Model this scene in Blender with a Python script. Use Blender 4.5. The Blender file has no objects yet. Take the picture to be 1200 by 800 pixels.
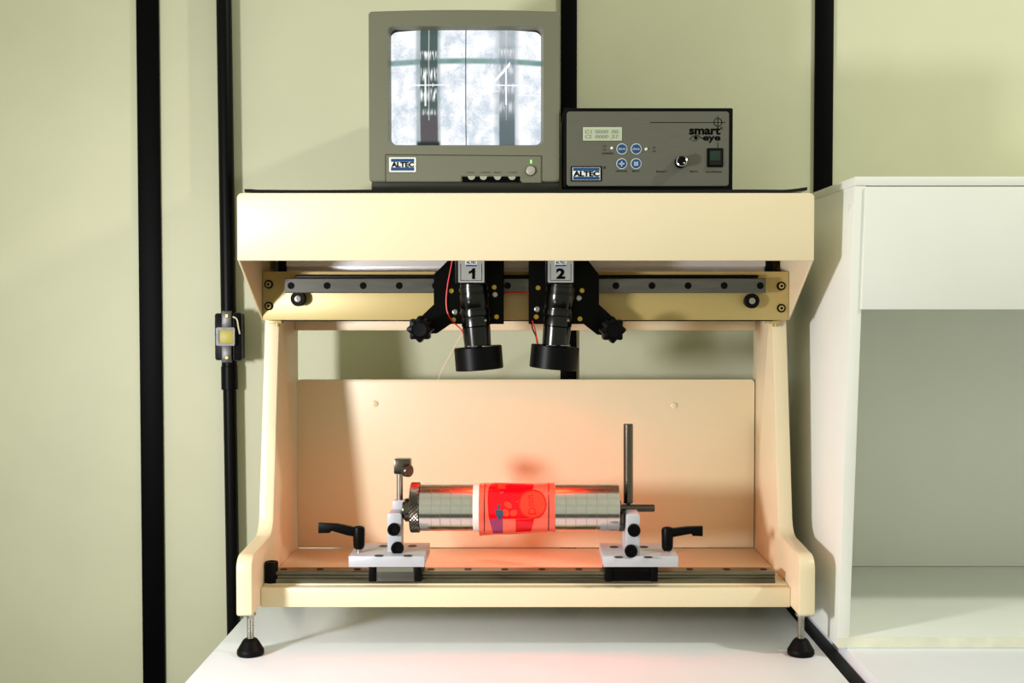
import bpy, bmesh, math, random
from mathutils import Vector, Matrix
random.seed(7)
SC = bpy.context.scene
COL = SC.collection

# ------------------------------------------------------------------ camera
F = 1400.0                    # focal length in pixels of a 1200 px wide frame
CAM_Y, CAM_Z = -1.4, 0.42
PITCH = math.atan(45.0 / F)
VX = 616.0
cam = bpy.data.cameras.new('camera')
cam.sensor_width = 36.0
cam.lens = 36.0 * F / 1200.0
cam.shift_x = -(VX - 600.0) / 1200.0
cam.clip_start = 0.05
cam_ob = bpy.data.objects.new('camera', cam)
COL.objects.link(cam_ob)
cam_ob.location = (0, CAM_Y, CAM_Z)
cam_ob.rotation_euler = (math.pi / 2 - PITCH, 0, 0)
SC.camera = cam_ob

# ------------------------------------------------------------------ light
SC.view_settings.view_transform = 'Standard'
SC.view_settings.look = 'None'
SC.view_settings.gamma = 1.0
SC.view_settings.use_curve_mapping = False
SC.view_settings.exposure = 0.10

world = bpy.data.worlds.new('world')
SC.world = world
world.use_nodes = True
world.node_tree.nodes['Background'].inputs[0].default_value = (0.97, 0.97, 0.72, 1)
world.node_tree.nodes['Background'].inputs[1].default_value = 0.53


def area(name, loc, target, size, power, color, spread=180):
    l = bpy.data.lights.new(name, 'AREA')
    l.shape = 'DISK'
    l.size = size
    l.energy = power
    l.color = color
    l.spread = math.radians(spread)
    o = bpy.data.objects.new(name, l)
    COL.objects.link(o)
    o.location = loc
    o.rotation_euler = (Vector(target) - Vector(loc)).to_track_quat('-Z', 'Y').to_euler()
    return o


area('studio_lamp_left', (-0.92, -0.80, 0.355), (0.05, 0.15, 0.30), 0.15, 6.6, (1.0, 0.965, 0.99), 118)
area('studio_lamp_right', (1.42, -0.60, 1.62), (-0.1, 0.35, 0.55), 0.11, 12.8, (1.0, 0.99, 0.88))


# ------------------------------------------------------------------ helpers
def W(px, py, Y):
    """point on the vertical plane y = Y that the photograph shows at pixel (px, py)"""
    d = Y - CAM_Y
    u = (px - VX) / F
    v = (400.0 - py) / F
    c, s = math.cos(PITCH), math.sin(PITCH)
    fw = c + v * s
    return Vector((d * u / fw, Y, CAM_Z + d * (v * c - s) / fw))


def lin(c):
    out = []
    for k in c:
        k = k / 255.0
        out.append(k / 12.92 if k <= 0.04045 else ((k + 0.055) / 1.055) ** 2.4)
    return (out[0], out[1], out[2], 1.0)


MATS = {}


def mat(name, rgb, rough=0.5, metal=0.0, var=0.0, scale=8.0, bump=0.0, bscale=60.0, emit=None, estr=0.0,
        coat=0.0, stretch=None, spec=0.5, trans=0.0, alpha=1.0):
    m = bpy.data.materials.new(name)
    m.use_nodes = True
    nt = m.node_tree
    b = nt.nodes['Principled BSDF']
    col = lin(rgb)
    b.inputs['Base Color'].default_value = col
    b.inputs['Roughness'].default_value = rough
    b.inputs['Metallic'].default_value = metal
    b.inputs['Specular IOR Level'].default_value = spec
    if coat:
        b.inputs['Coat Weight'].default_value = coat
        b.inputs['Coat Roughness'].default_value = 0.08
    if trans:
        b.inputs['Transmission Weight'].default_value = trans
    if emit:
        b.inputs['Emission Color'].default_value = lin(emit)
        b.inputs['Emission Strength'].default_value = estr
    if var or bump:
        tc = nt.nodes.new('ShaderNodeTexCoord')
        mp = nt.nodes.new('ShaderNodeMapping')
        if stretch:
            mp.inputs['Scale'].default_value = stretch
        nt.links.new(tc.outputs['Object'], mp.inputs['Vector'])
    if var:
        n = nt.nodes.new('ShaderNodeTexNoise')
        n.inputs['Scale'].default_value = scale
        n.inputs['Detail'].default_value = 6
        n.inputs['Roughness'].default_value = 0.6
        nt.links.new(mp.outputs[0], n.inputs['Vector'])
        r = nt.nodes.new('ShaderNodeValToRGB')
        r.color_ramp.elements[0].position = 0.3
        r.color_ramp.elements[1].position = 0.7
        r.color_ramp.elements[0].color = tuple(k * (1 - var) for k in col[:3]) + (1,)
        r.color_ramp.elements[1].color = tuple(min(1, k * (1 + var)) for k in col[:3]) + (1,)
        nt.links.new(n.outputs['Fac'], r.inputs['Fac'])
        nt.links.new(r.outputs[0], b.inputs['Base Color'])
    if bump:
        n2 = nt.nodes.new('ShaderNodeTexNoise')
        n2.inputs['Scale'].default_value = bscale
        n2.inputs['Detail'].default_value = 4
        nt.links.new(mp.outputs[0], n2.inputs['Vector'])
        bp = nt.nodes.new('ShaderNodeBump')
        bp.inputs['Strength'].default_value = bump
        bp.inputs['Distance'].default_value = 0.002
        nt.links.new(n2.outputs['Fac'], bp.inputs['Height'])
        nt.links.new(bp.outputs[0], b.inputs['Normal'])
    MATS[name] = m
    return m


mat('wall_paint', (200, 202, 172), 0.55, var=0.05, scale=3.0, bump=0.05, bscale=40)
mat('black_trim', (3, 3, 4), 0.5, var=0.2, scale=20, spec=0.05)
mat('cream', (227, 213, 178), 0.38, var=0.02, scale=6, bump=0.04, bscale=300)
mat('white_board', (226, 232, 237), 0.35, var=0.03, scale=5)
mat('cabinet_white', (234, 237, 230), 0.45, var=0.03, scale=4)
mat('edge_band', (226, 226, 206), 0.5, var=0.10, scale=25)
mat('black_plastic', (4, 4, 5), 0.4, spec=0.10)
mat('black_metal', (3, 3, 4), 0.35, spec=0.08)
mat('black_gloss', (3, 3, 4), 0.2, spec=0.4)
mat('black_rubber', (4, 4, 4), 0.5, spec=0.12)
mat('beam_paint', (180, 162, 102), 0.38, metal=0.15, var=0.03, scale=9)
mat('rail_dark', (92, 92, 86), 0.35, metal=0.6, var=0.25, scale=12, stretch=(1, 8, 8))
mat('rail_steel', (120, 114, 98), 0.28, metal=0.95, var=0.45, scale=18, stretch=(0.6, 6, 6))
mat('chrome', (218, 217, 214), 0.21, metal=1.0, var=0.10, scale=30, stretch=(1, 6, 6))
mat('steel', (170, 168, 160), 0.28, metal=1.0, var=0.08, scale=30)
mat('dark_steel', (98, 92, 84), 0.25, metal=1.0, var=0.1, scale=20)
mat('alu', (215, 215, 214), 0.38, metal=0.6, var=0.04, scale=20, stretch=(0.3, 8, 8))
mat('alu_plate', (190, 193, 200), 0.42, metal=0.2, var=0.03, scale=30)
mat('brass', (190, 160, 70), 0.3, metal=1.0)
mat('grey_plastic', (108, 109, 91), 0.5, var=0.03, scale=7, bump=0.05, bscale=500)
mat('grey_plastic_dark', (60, 60, 50), 0.5)
mat('button_grey', (160, 160, 146), 0.4)
mat('face_plate', (102, 102, 93), 0.42, metal=0.4, var=0.05, scale=40, stretch=(1, 1, 14))
mat('lcd', (172, 182, 158), 0.3)
mat('lcd_frame', (188, 196, 168), 0.35)
mat('lcd_ink', (122, 130, 112), 0.5)
mat('ink', (2, 2, 2), 0.6, spec=0.05)
mat('faint_ink', (48, 48, 42), 0.6)
mat('blue_print', (18, 66, 116), 0.35)
mat('white_print', (222, 226, 222), 0.4)
mat('pale_print', (196, 206, 206), 0.4)
mat('tag_grey', (150, 152, 148), 0.4)
mat('red_wire', (220, 40, 22), 0.4)
mat('white_wire', (222, 214, 190), 0.5)
mat('film', (244, 96, 74), 0.22, spec=0.6)
mat('film_red', (228, 0, 22), 0.22, spec=0.4)
mat('film_coral', (246, 58, 34), 0.25)
mat('film_rim', (226, 22, 20), 0.25)
mat('film_plum', (150, 44, 92), 0.25)
mat('film_teal', (58, 72, 92), 0.3)
mat('film_dark', (96, 12, 22), 0.3)
mat('paper_tape', (238, 230, 222), 0.5)
mat('yellow_part', (176, 166, 66), 0.45, var=0.06, scale=120)
mat('tin', (84, 84, 84), 0.42, metal=0.8, var=0.3, scale=120)
mat('switch_green', (16, 44, 34), 0.25)
mat('led_clear', (236, 236, 226), 0.15)
mat('led_green', (150, 230, 120), 0.3, emit=(120, 255, 110), estr=0.7)
mat('red_led', (255, 40, 20), 0.4, emit=(255, 22, 6), estr=90.0)
mat('floor', (40, 39, 36), 0.6, var=0.1, scale=4)

LOCW = {}        # world location of each object


def finish(name, bm, m, parent=None, smooth=40, kind=None):
    bmesh.ops.remove_doubles(bm, verts=bm.verts, dist=1e-7)
    bmesh.ops.recalc_face_normals(bm, faces=bm.faces)
    xs = [v.co for v in bm.verts]
    lo = Vector((min(c.x for c in xs), min(c.y for c in xs), min(c.z for c in xs)))
    hi = Vector((max(c.x for c in xs), max(c.y for c in xs), max(c.z for c in xs)))
    ctr = (lo + hi) / 2
    for v in bm.verts:
        v.co -= ctr
    lim = math.radians(smooth)
    for f in bm.faces:
        f.smooth = True
    for e in bm.edges:
        e.smooth = len(e.link_faces) == 2 and e.calc_face_angle(0) < lim
    me = bpy.data.meshes.new(name)
    bm.to_mesh(me)
    bm.free()
    me.materials.append(MATS[m] if isinstance(m, str) else m)
    o = bpy.data.objects.new(name, me)
    COL.objects.link(o)
    LOCW[o] = ctr
    if parent:
        o.parent = parent
        o.location = ctr - LOCW[parent]
    else:
        o.location = ctr
    if kind:
        o['kind'] = kind
    return o


def tag(o, label, cat, group=None):
    o['label'] = label
    o['category'] = cat
    if group:
        o['group'] = group
    return o


def thing(name, loc, label, cat, group=None, kind=None):
    o = bpy.data.objects.new(name, None)
    o.empty_display_size = 0.02
    COL.objects.link(o)
    o.location = loc
    LOCW[o] = Vector(loc)
    if kind:
        o['kind'] = kind
        o['label'] = label
    else:
        tag(o, label, cat, group)
    return o


def N():
    return bmesh.new()


def bx(bm, x0, x1, y0, y1, z0, z1, bev=0.0, seg=2):
    r = bmesh.ops.create_cube(bm, size=1.0)
    vs = r['verts']
    for v in vs:
        v.co = Vector(((x0 + x1) / 2 + v.co.x * (x1 - x0), (y0 + y1) / 2 + v.co.y * (y1 - y0),
                       (z0 + z1) / 2 + v.co.z * (z1 - z0)))
    if bev:
        es = list({e for v in vs for e in v.link_edges})
        bmesh.ops.bevel(bm, geom=es, offset=bev, segments=seg, profile=0.5, affect='EDGES')
    return bm


def prism(bm, poly, plane, a0, a1, bev=0.0, seg=2):
    """polygon in a plane ('xz', 'yz', 'xy') extruded along the third axis"""
    def P(p, a):
        if plane == 'xz':
            return (p[0], a, p[1])
        if plane == 'yz':
            return (a, p[0], p[1])
        return (p[0], p[1], a)
    va = [bm.verts.new(P(p, a0)) for p in poly]
    vb = [bm.verts.new(P(p, a1)) for p in poly]
    n = len(poly)
    fa = bm.faces.new(va)
    fb = bm.faces.new(vb[::-1])
    for i in range(n):
        bm.faces.new((va[i], vb[i], vb[(i + 1) % n], va[(i + 1) % n]))
    if bev:
        es = list(fa.edges) + list(fb.edges)
        bmesh.ops.recalc_face_normals(bm, faces=bm.faces)
        bmesh.ops.bevel(bm, geom=es, offset=bev, segments=seg, profile=0.5, affect='EDGES')
    return bm


def basis(d):
    d = Vector(d).normalized()
    a = Vector((0, 0, 1)) if abs(d.z) < 0.9 else Vector((1, 0, 0))
    u = d.cross(a).normalized()
    return d, u, d.cross(u)


def lathe(bm, prof, p0, d, n=32, rot=0.0):
    """prof: list of (radius, distance along d)"""
    d, u, w = basis(d)
    p0 = Vector(p0)
    rings = []
    for r, t in prof:
        if r < 1e-6:
            rings.append([bm.verts.new(p0 + d * t)])
        else:
            rings.append([bm.verts.new(p0 + d * t + (u * math.cos(rot + 2 * math.pi * k / n) + w * math.sin(rot + 2 * math.pi * k / n)) * r)
                          for k in range(n)])
    for a, b in zip(rings, rings[1:]):
        for k in range(n):
            k2 = (k + 1) % n
            if len(a) == 1 and len(b) == 1:
                continue
            if len(a) == 1:
                bm.faces.new((a[0], b[k], b[k2]))
            elif len(b) == 1:
                bm.faces.new((a[k], b[0], a[k2]))
            else:
                bm.faces.new((a[k], b[k], b[k2], a[k2]))
    return bm


def cyl(bm, p0, p1, r, n=28, ch=0.0):
    p0, p1 = Vector(p0), Vector(p1)
    L = (p1 - p0).length
    if ch:
        prof = [(0, 0), (r - ch, 0), (r, ch), (r, L - ch), (r - ch, L), (0, L)]
    else:
        prof = [(0, 0), (r, 0), (r, L), (0, L)]
    return lathe(bm, prof, p0, p1 - p0, n)


def tube(bm, pts, r, n=8, res=8):
    """smooth tube through points (Catmull-Rom)"""
    pts = [Vector(p) for p in pts]
    ext = [pts[0] * 2 - pts[1]] + pts + [pts[-1] * 2 - pts[-2]]
    path = []
    for i in range(1, len(ext) - 2):
        a, b, c, d = ext[i - 1:i + 3]
        for k in range(res):
            t = k / res
            path.append(0.5 * ((2 * b) + (c - a) * t + (2 * a - 5 * b + 4 * c - d) * t * t + (3 * b - a - 3 * c + d) * t ** 3))
    path.append(pts[-1])
    rings = []
    for i, p in enumerate(path):
        t = (path[min(i + 1, len(path) - 1)] - path[max(i - 1, 0)])
        _, u, w = basis(t)
        rings.append([bm.verts.new(p + (u * math.cos(2 * math.pi * k / n) + w * math.sin(2 * math.pi * k / n)) * r) for k in range(n)])
    for a, b in zip(rings, rings[1:]):
        for k in range(n):
            bm.faces.new((a[k], b[k], b[(k + 1) % n], a[(k + 1) % n]))
    bm.faces.new(rings[0])
    bm.faces.new(rings[-1][::-1])
    return bm


def rrect(x0, x1, z0, z1, r, n=6, arch=0.0):
    out = []
    for cx, cz, a0 in ((x1 - r, z1 - r, 0), (x0 + r, z1 - r, 90), (x0 + r, z0 + r, 180), (x1 - r, z0 + r, 270)):
        for k in range(n + 1):
            a = math.radians(a0 + 90.0 * k / n)
            out.append((cx + r * math.cos(a), cz + r * math.sin(a)))
    return out


def densify(poly, step):
    out = []
    n = len(poly)
    for i in range(n):
        a, b = poly[i], poly[(i + 1) % n]
        L = math.hypot(b[0] - a[0], b[1] - a[1])
        k = max(1, int(L / step))
        for j in range(k):
            t = j / k
            out.append((a[0] + (b[0] - a[0]) * t, a[1] + (b[1] - a[1]) * t))
    return out


def circle_pts(cx, cz, r, n=32):
    return [(cx + r * math.cos(2 * math.pi * k / n), cz + r * math.sin(2 * math.pi * k / n)) for k in range(n)]


def text_mesh(body, height, width=None, bold=0.0, shear=0.0):
    """list of verts (u, v) centred on 0 and faces, from Blender's own font; height is that of the capitals"""
    cu = bpy.data.curves.new('lettering', 'FONT')
    cu.body = body
    cu.size = 1.0
    cu.offset = bold
    cu.shear = shear
    cu.resolution_u = 3
    ob = bpy.data.objects.new('lettering', cu)
    COL.objects.link(ob)
    me = bpy.data.meshes.new_from_object(ob)
    vs = [(v.co.x, v.co.y) for v in me.vertices]
    fs = [tuple(p.vertices) for p in me.polygons]
    bpy.data.objects.remove(ob)
    bpy.data.curves.remove(cu)
    bpy.data.meshes.remove(me)
    x0, x1 = min(v[0] for v in vs), max(v[0] for v in vs)
    y0, y1 = min(v[1] for v in vs), max(v[1] for v in vs)
    sz = height / (y1 - y0)
    sx = sz if width is None else width / (x1 - x0)
    return [((v[0] - (x0 + x1) / 2) * sx, (v[1] - (y0 + y1) / 2) * sz) for v in vs], fs


def lettering(name, body, px, py, hpx, Y, m, parent, wpx=None, bold=0.0, rot=0.0):
    """flat print on a plane facing the camera, centred on pixel (px, py), its height and width in pixels"""
    k = (Y - CAM_Y) / F
    vs, fs = text_mesh(body, hpx * k, None if wpx is None else wpx * k, bold)
    c = W(px, py, Y)
    ca, sa = math.cos(rot), math.sin(rot)
    bm = N()
    bv = [bm.verts.new((c.x + u * ca - v * sa, Y, c.z + u * sa + v * ca)) for u, v in vs]
    for f in fs:
        try:
            bm.faces.new([bv[i] for i in f])
        except ValueError:
            pass
    return finish(name, bm, m, parent)


def pbox(bm, px0, px1, py0, py1, Y0, Y1, bev=0.0, seg=2):
    """box whose front face (at depth Y0) covers the pixel rectangle"""
    a, b = W(px0, py1, Y0), W(px1, py0, Y0)
    xm0, xm1 = a.x, b.x
    return bx(bm, xm0, xm1, Y0, Y1, a.z, b.z, bev, seg)


def prrect(px0, px1, py0, py1, Y, rpx, n=6):
    a, b = W(px0, py1, Y), W(px1, py0, Y)
    return rrect(a.x, b.x, a.z, b.z, rpx * (Y - CAM_Y) / F, n)


def ppoly(pts, Y):
    return [(W(x, y, Y).x, W(x, y, Y).z) for x, y in pts]


# ------------------------------------------------------------------ setting
WALL_Y = 0.40
wall = thing('wall_back', (0, WALL_Y, -0.75), 'pale olive green panelled wall with black joint strips', None, kind='structure')
tb = {'a': (159, 185), 'b': (261, 270), 'c': (657, 676), 'd': (954.5, 976)}
edges = []
for k in 'abcd':
    xa, xb = W(tb[k][0], 200 if k != 'a' else 0, WALL_Y - 0.006).x, W(tb[k][1], 200 if k != 'a' else 0, WALL_Y - 0.006).x
    edges.append((xa, xb))
prev = -1.7
for i, (xa, xb) in enumerate(edges + [(1.9, 1.9)]):
    bm = N()
    bx(bm, prev + 0.0015, xa + 0.004, WALL_Y, WALL_Y + 0.02, -0.75, 1.9, 0.0015, 1)
    finish('wall_panel', bm, 'wall_paint', wall)
    prev = xb - 0.004
bm = N()
bx(bm, -1.7, 1.9, WALL_Y + 0.021, WALL_Y + 0.06, -0.75, 1.9)
finish('wall_core', bm, 'black_trim', wall)
for i, (k, (xa, xb)) in enumerate(zip('abcd', edges)):
    if k == 'b':
        continue
    bm = N()
    bx(bm, xa, xb, WALL_Y - 0.006, WALL_Y + 0.004, -0.75, 1.9, 0.0012, 2)
    o = finish('trim_%d' % (i + 1), bm, 'black_trim', kind='structure')
bm = N()
bx(bm, -1.7, 1.9, -2.2, WALL_Y + 0.06, -0.80, -0.75)
finish('floor', bm, 'floor', kind='structure')

# ---- black conduit pipe on the wall, leaning slightly
t = thing('conduit_pipe', (W(268, 730, 0.382).x, 0.382, -0.75), 'thin black upright pipe running up the wall left of the machine', 'pipe')
pt, pb_ = W(262.5, 0, 0.382), W(273.5, 730, 0.382)
dirp = (pb_ - pt).normalized()
top = pt - dirp * 0.7
bot = pb_ + dirp * 0.82
mid = W(268.8, 430, 0.382)
bm = N()
cyl(bm, top, mid, 0.0112, 24)
finish('upper_pipe', bm, 'black_plastic', t)
bm = N()
cyl(bm, mid, Vector((bot.x, bot.y, -0.75)), 0.0098, 24)
finish('lower_pipe', bm, 'black_plastic', t)
bm = N()
lathe(bm, [(0.0112, 0), (0.0122, 0.001), (0.0122, 0.035), (0.0105, 0.036)], mid - dirp * 0.002, dirp, 24)
finish('coupling', bm, 'black_plastic', t)

# ---- open latch switch on the pipe
SY = 0.352
t = thing('latch_switch', W(267, 422, SY + 0.012), 'small black latch switch with yellow centre clipped to the black pipe', 'switch')
bm = N()
prism(bm, prrect(252, 283, 367, 422, SY, 3), 'xz', SY, SY + 0.020, 0.001)
finish('case', bm, 'black_plastic', t)
bm = N()
outl = densify(prrect(274, 283.5, 366.5, 422.5, SY - 0.002, 3), 0.004)
tube(bm, [(x, SY - 0.002, z) for x, z in outl] + [(outl[0][0], SY - 0.002, outl[0][1])], 0.0007, 6, 2)
finish('wire_rim', bm, 'tin', t)
for (y0, y1) in ((364, 385), (404, 425)):
    bm = N()
    pbox(bm, 259.5, 271, y0, y1, SY - 0.006, SY, 0.0012)
    o = finish('metal_clip', bm, 'tin', t)
    bm = N()
    yy = (y0 + 6) if y0 < 380 else (y1 - 6)
    c = W(266, yy, SY - 0.006)
    cyl(bm, c, c + Vector((0, -0.002, 0)), 0.0024, 12, 0.0005)
    finish('rivet', bm, 'brass', o)
bm = N()
o_, i_ = prrect(253, 275, 383.5, 405, SY - 0.009, 2), prrect(256.5, 273, 386.5, 402.5, SY - 0.009, 1)
va = [bm.verts.new((x, SY - 0.009, z)) for x, z in o_]
vb = [bm.verts.new((x, SY - 0.009, z)) for x, z in i_]
vc = [bm.verts.new((x, SY, z)) for x, z in o_]
vd = [bm.verts.new((x, SY - 0.005, z)) for x, z in i_]
for k in range(len(o_)):
    j = (k + 1) % len(o_)
    bm.faces.new((va[k], va[j], vb[j], vb[k]))
    bm.faces.new((va[k], vc[k], vc[j], va[j]))
    bm.faces.new((vb[k], vb[j], vd[j], vd[k]))
fr = finish('centre_frame', bm, 'tin', t)
bm = N()
pbox(bm, 255.5, 274, 386, 403, SY - 0.0075, SY, 0.0008)
finish('yellow_insert', bm, 'yellow_part', t)
bm = N()
tube(bm, [W(273, 371, SY - 0.003), W(277.5, 374, SY - 0.006), W(279.5, 384, SY - 0.006), W(281, 391, SY - 0.003)], 0.0011, 6)
finish('lead_wire', bm, 'white_wire', t)

# ------------------------------------------------------------------ tables
t = thing('work_table', (0, 0.0, -0.75), 'white topped table carrying the cream inspection machine', 'table')
TX0, TX1 = -0.378, 0.359
bm = N()
bx(bm, TX0, TX1, -0.115, 0.392, -0.03, 0.0, 0.0015)
finish('tabletop', bm, 'white_board', t)
bm = N()
bx(bm, TX1, 0.3775, -0.115, 0.392, -0.03, -0.001, 0.001)
finish('table_gap_shade', bm, 'black_rubber', t)  # black filler painted as the darkness of the gap between the tables
for x in (TX0 + 0.03, TX1 - 0.03):
    for y in (-0.08, 0.36):
        bm = N()
        bx(bm, x - 0.02, x + 0.02, y - 0.02, y + 0.02, -0.75, -0.03, 0.002)
        finish('leg', bm, 'white_board', t)
t = thing('side_table', (0.9, 0.0, -0.75), 'white table top at the lower right under the open cabinet', 'table')
bm = N()
bx(bm, 0.3785, 1.35, -0.16, 0.392, -0.02, 0.0125, 0.003)
finish('tabletop', bm, 'white_board', t)
for x in (0.42, 1.31):
    for y in (-0.08, 0.36):
        bm = N()
        bx(bm, x - 0.02, x + 0.02, y - 0.02, y + 0.02, -0.75, -0.02, 0.002)
        finish('leg', bm, 'white_board', t)

# ------------------------------------------------------------------ cabinet (slightly racked)
CB0, CBZ = W(981.5, 757, 0.0).x, 0.0130


def shear(bm):
    for v in bm.verts:
        v.co.x += 0.028 * (v.co.z - CBZ)
    return bm


t = thing('open_cabinet', (0.68, 0.19, CBZ), 'white cupboard with flap front above an open compartment', 'cabinet')
CT = 0.5675
X1 = 1.02
parts = []
bm = N(); bx(bm, CB0, CB0 + 0.0135, 0.0, 0.392, CBZ, CT - 0.0105, 0.0006); finish('side_panel', shear(bm), 'cabinet_white', t)
bm = N(); bx(bm, X1 - 0.0135, X1, 0.0, 0.392, CBZ, CT - 0.0105, 0.0006); finish('side_panel', shear(bm), 'cabinet_white', t)
bm = N(); bx(bm, CB0, X1, -0.001, 0.392, CT - 0.0103, CT, 0.0006); finish('top_panel', shear(bm), 'cabinet_white', t)
bm = N(); bx(bm, CB0 + 0.0005, X1, 0.001, 0.392, CBZ, CBZ + 0.0120, 0.0006); sp = finish('bottom_panel', shear(bm), 'cabinet_white', t)
bm = N(); bx(bm, CB0, X1, -0.0006, 0.0005, CBZ, CBZ + 0.0122); finish('edge_tape', shear(bm), 'edge_band', sp)
bm = N(); bx(bm, CB0 + 0.014, X1 - 0.014, 0.381, 0.390, CBZ + 0.0125, CT - 0.011); finish('back_panel', shear(bm), 'cabinet_white', t)
bm = N(); bx(bm, CB0 + 0.0125, X1 - 0.0125, -0.0025, 0.014, 0.4125, CT - 0.0118, 0.0008); finish('flap_door', shear(bm), 'cabinet_white', t)
bm = N(); bx(bm, CB0 + 0.014, X1 - 0.014, 0.015, 0.380, 0.4130, 0.4240); finish('inner_shelf', shear(bm), 'cabinet_white', t)
bm = N()
c = Vector((CB0 + 0.0002 + 0.028 * 0.52, 0.018, 0.532))
cyl(bm, c, c + Vector((-0.0008, 0, 0)), 0.005, 20)
finish('screw_cap', bm, 'cabinet_white', t)

# ------------------------------------------------------------------ inspection machine frame
mach = thing('inspection_machine', (0, 0.15, 0), 'cream metal inspection stand with hood, side plates and open bay', 'machine')
HX, IX = 0.342, 0.323
PY = 0.274          # back panel


def arc(c, r, a0, a1, n=6):
    return [(c[0] + r * math.cos(math.radians(a0 + (a1 - a0) * k / n)), c[1] + r * math.sin(math.radians(a0 + (a1 - a0) * k / n))) for k in range(n + 1)]


def fillet(poly, radii, n=7):
    out = []
    L = len(poly)
    for i, (p, r) in enumerate(zip(poly, radii)):
        if r == 0:
            out.append(p)
            continue
        a, b = Vector(poly[i - 1]), Vector(poly[(i + 1) % L])
        q = Vector(p)
        da, db = (a - q).normalized(), (b - q).normalized()
        ang = da.angle(db)
        dist = r / math.tan(ang / 2)
        c = q + (da + db).normalized() * (r / math.sin(ang / 2))
        s, e = q + da * dist - c, q + db * dist - c
        a0 = math.atan2(s.y, s.x)
        a1 = math.atan2(e.y, e.x)
        dlt = (a1 - a0 + math.pi) % (2 * math.pi) - math.pi
        for k in range(n + 1):
            w = a0 + dlt * k / n
            out.append((c.x + r * math.cos(w), c.y + r * math.sin(w)))
    return out


side = fillet([(0.0, 0.050), (0.296, 0.050), (0.296, 0.455), (0.168, 0.455), (0.166, 0.397), (0.119, 0.126), (0.0, 0.121)],
              [0.004, 0.004, 0.004, 0.002, 0, 0.026, 0.017])
for s in (-1, 1):
    bm = N()
    prism(bm, side, 'yz', s * IX, s * HX, 0.0022, 2)
    finish('side_plate', bm, 'cream', mach)
bm = N(); bx(bm, -IX + 0.0003, IX - 0.0003, 0.045, 0.060, 0.0495, 0.0735, 0.0012); finish('front_bar', bm, 'cream', mach)
bm = N(); bx(bm, -IX + 0.0006, IX - 0.0006, 0.0602, PY - 0.001, 0.066, 0.0748, 0.0006); finish('base_tray', bm, 'cream', mach)
pz1 = W(616, 444.5, PY).z
bm = N()
prism(bm, fillet([(-0.3215, 0.0755), (0.3215, 0.0755), (0.3215, pz1), (-0.3215, pz1)], [0, 0, 0.006, 0.006]), 'xz', PY, PY + 0.003, 0.0006)
pan = finish('back_panel', bm, 'cream', mach)
for px, py in ((439.5, 473), (790, 475)):
    c = W(px, py, PY)
    bm = N()
    lathe(bm, [(0.0044, 0.0001), (0.0042, 0.0012), (0.0026, 0.0020), (0.0012, 0.0021), (0.0011, 0.0012), (0, 0.0012)], c, (0, -1, 0), 20)
    finish('screw', bm, 'cream', pan)
zb = W(616, 387, 0.275).z
bm = N(); bx(bm, -IX + 0.0005, IX - 0.0005, 0.272, 0.294, zb, 0.4005, 0.001); finish('back_rail', bm, 'cream', mach)
# hood
hz1, hz0 = W(616, 226, 0.019).z, W(616, 305.3, 0.019).z
bz0, bz1 = W(616, 375, 0.14).z, W(616, 318, 0.14).z
bm = N()
prism(bm, fillet([(-HX, hz0), (HX, hz0), (HX, hz1), (-HX, hz1)], [0.001, 0.001, 0.006, 0.006]), 'xz', 0.019, 0.0215, 0.0009)
finish('hood_front', bm, 'cream', mach)
bm = N(); bx(bm, -HX + 0.003, HX - 0.003, 0.0216, 0.300, hz1 - 0.0025, hz1 - 0.0003, 0.0006); finish('hood_top', bm, 'cream', mach)
for s in (-1, 1):
    bm = N()
    prism(bm, [(0.0216, hz0), (0.0216, hz1 - 0.003), (0.300, hz1 - 0.003), (0.300, bz0 + 0.0), (0.147, bz0)], 'yz', s * (HX - 0.0026), s * HX, 0.0006, 1)
    finish('hood_cheek', bm, 'cream', mach)
bm = N(); bx(bm, -HX + 0.006, HX - 0.006, 0.297, 0.300, bz0 + 0.01, hz1 - 0.004); finish('hood_back', bm, 'cream', mach)
# cross beam
bm = N(); bx(bm, -HX + 0.0032, HX - 0.0032, 0.140, 0.1655, bz0, bz1, 0.0008); beam = finish('cross_beam', bm, 'beam_paint', mach)
for px, py in ((315, 333), (315, 358.5), (915.5, 335), (915.5, 361)):
    c = W(px, py, 0.140)
    bm = N()
    lathe(bm, [(0.0056, 0.0002), (0.0056, 0.0012), (0.0036, 0.0012), (0.0036, 0.0002)], c, (0, -1, 0), 24)
    b = finish('bolt_ring', bm, 'black_metal', beam)
    bm = N()
    lathe(bm, [(0.0036, 0.0003), (0.0034, 0.0030), (0.0018, 0.0032), (0.0018, 0.0016), (0, 0.0016)], c, (0, -1, 0), 20)
    finish('bolt', bm, 'beam_paint', beam)
    bm = N()
    lathe(bm, [(0.0019, 0.0017), (0.0019, 0.0034), (0, 0.0034)], c, (0, -1, 0), 6)
    finish('bolt_socket', bm, 'black_metal', beam)
for px, py in ((349, 350), (881.5, 352.5)):
    c = W(px, py, 0.128)
    bm = N()
    lathe(bm, [(0.0092, -0.012), (0.0096, -0.001), (0.0086, 0.0), (0.0052, 0.0), (0.0050, -0.002), (0, -0.002)], c, (0, -1, 0), 28)
    b = finish('bumper', bm, 'black_rubber', beam)
    bm = N()
    lathe(bm, [(0.0042, -0.002), (0.0040, 0.0004), (0.0020, 0.0006), (0.0018, -0.001), (0, -0.001)], c, (0, -1, 0), 20)
    finish('bumper_screw', bm, 'steel', beam)
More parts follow.
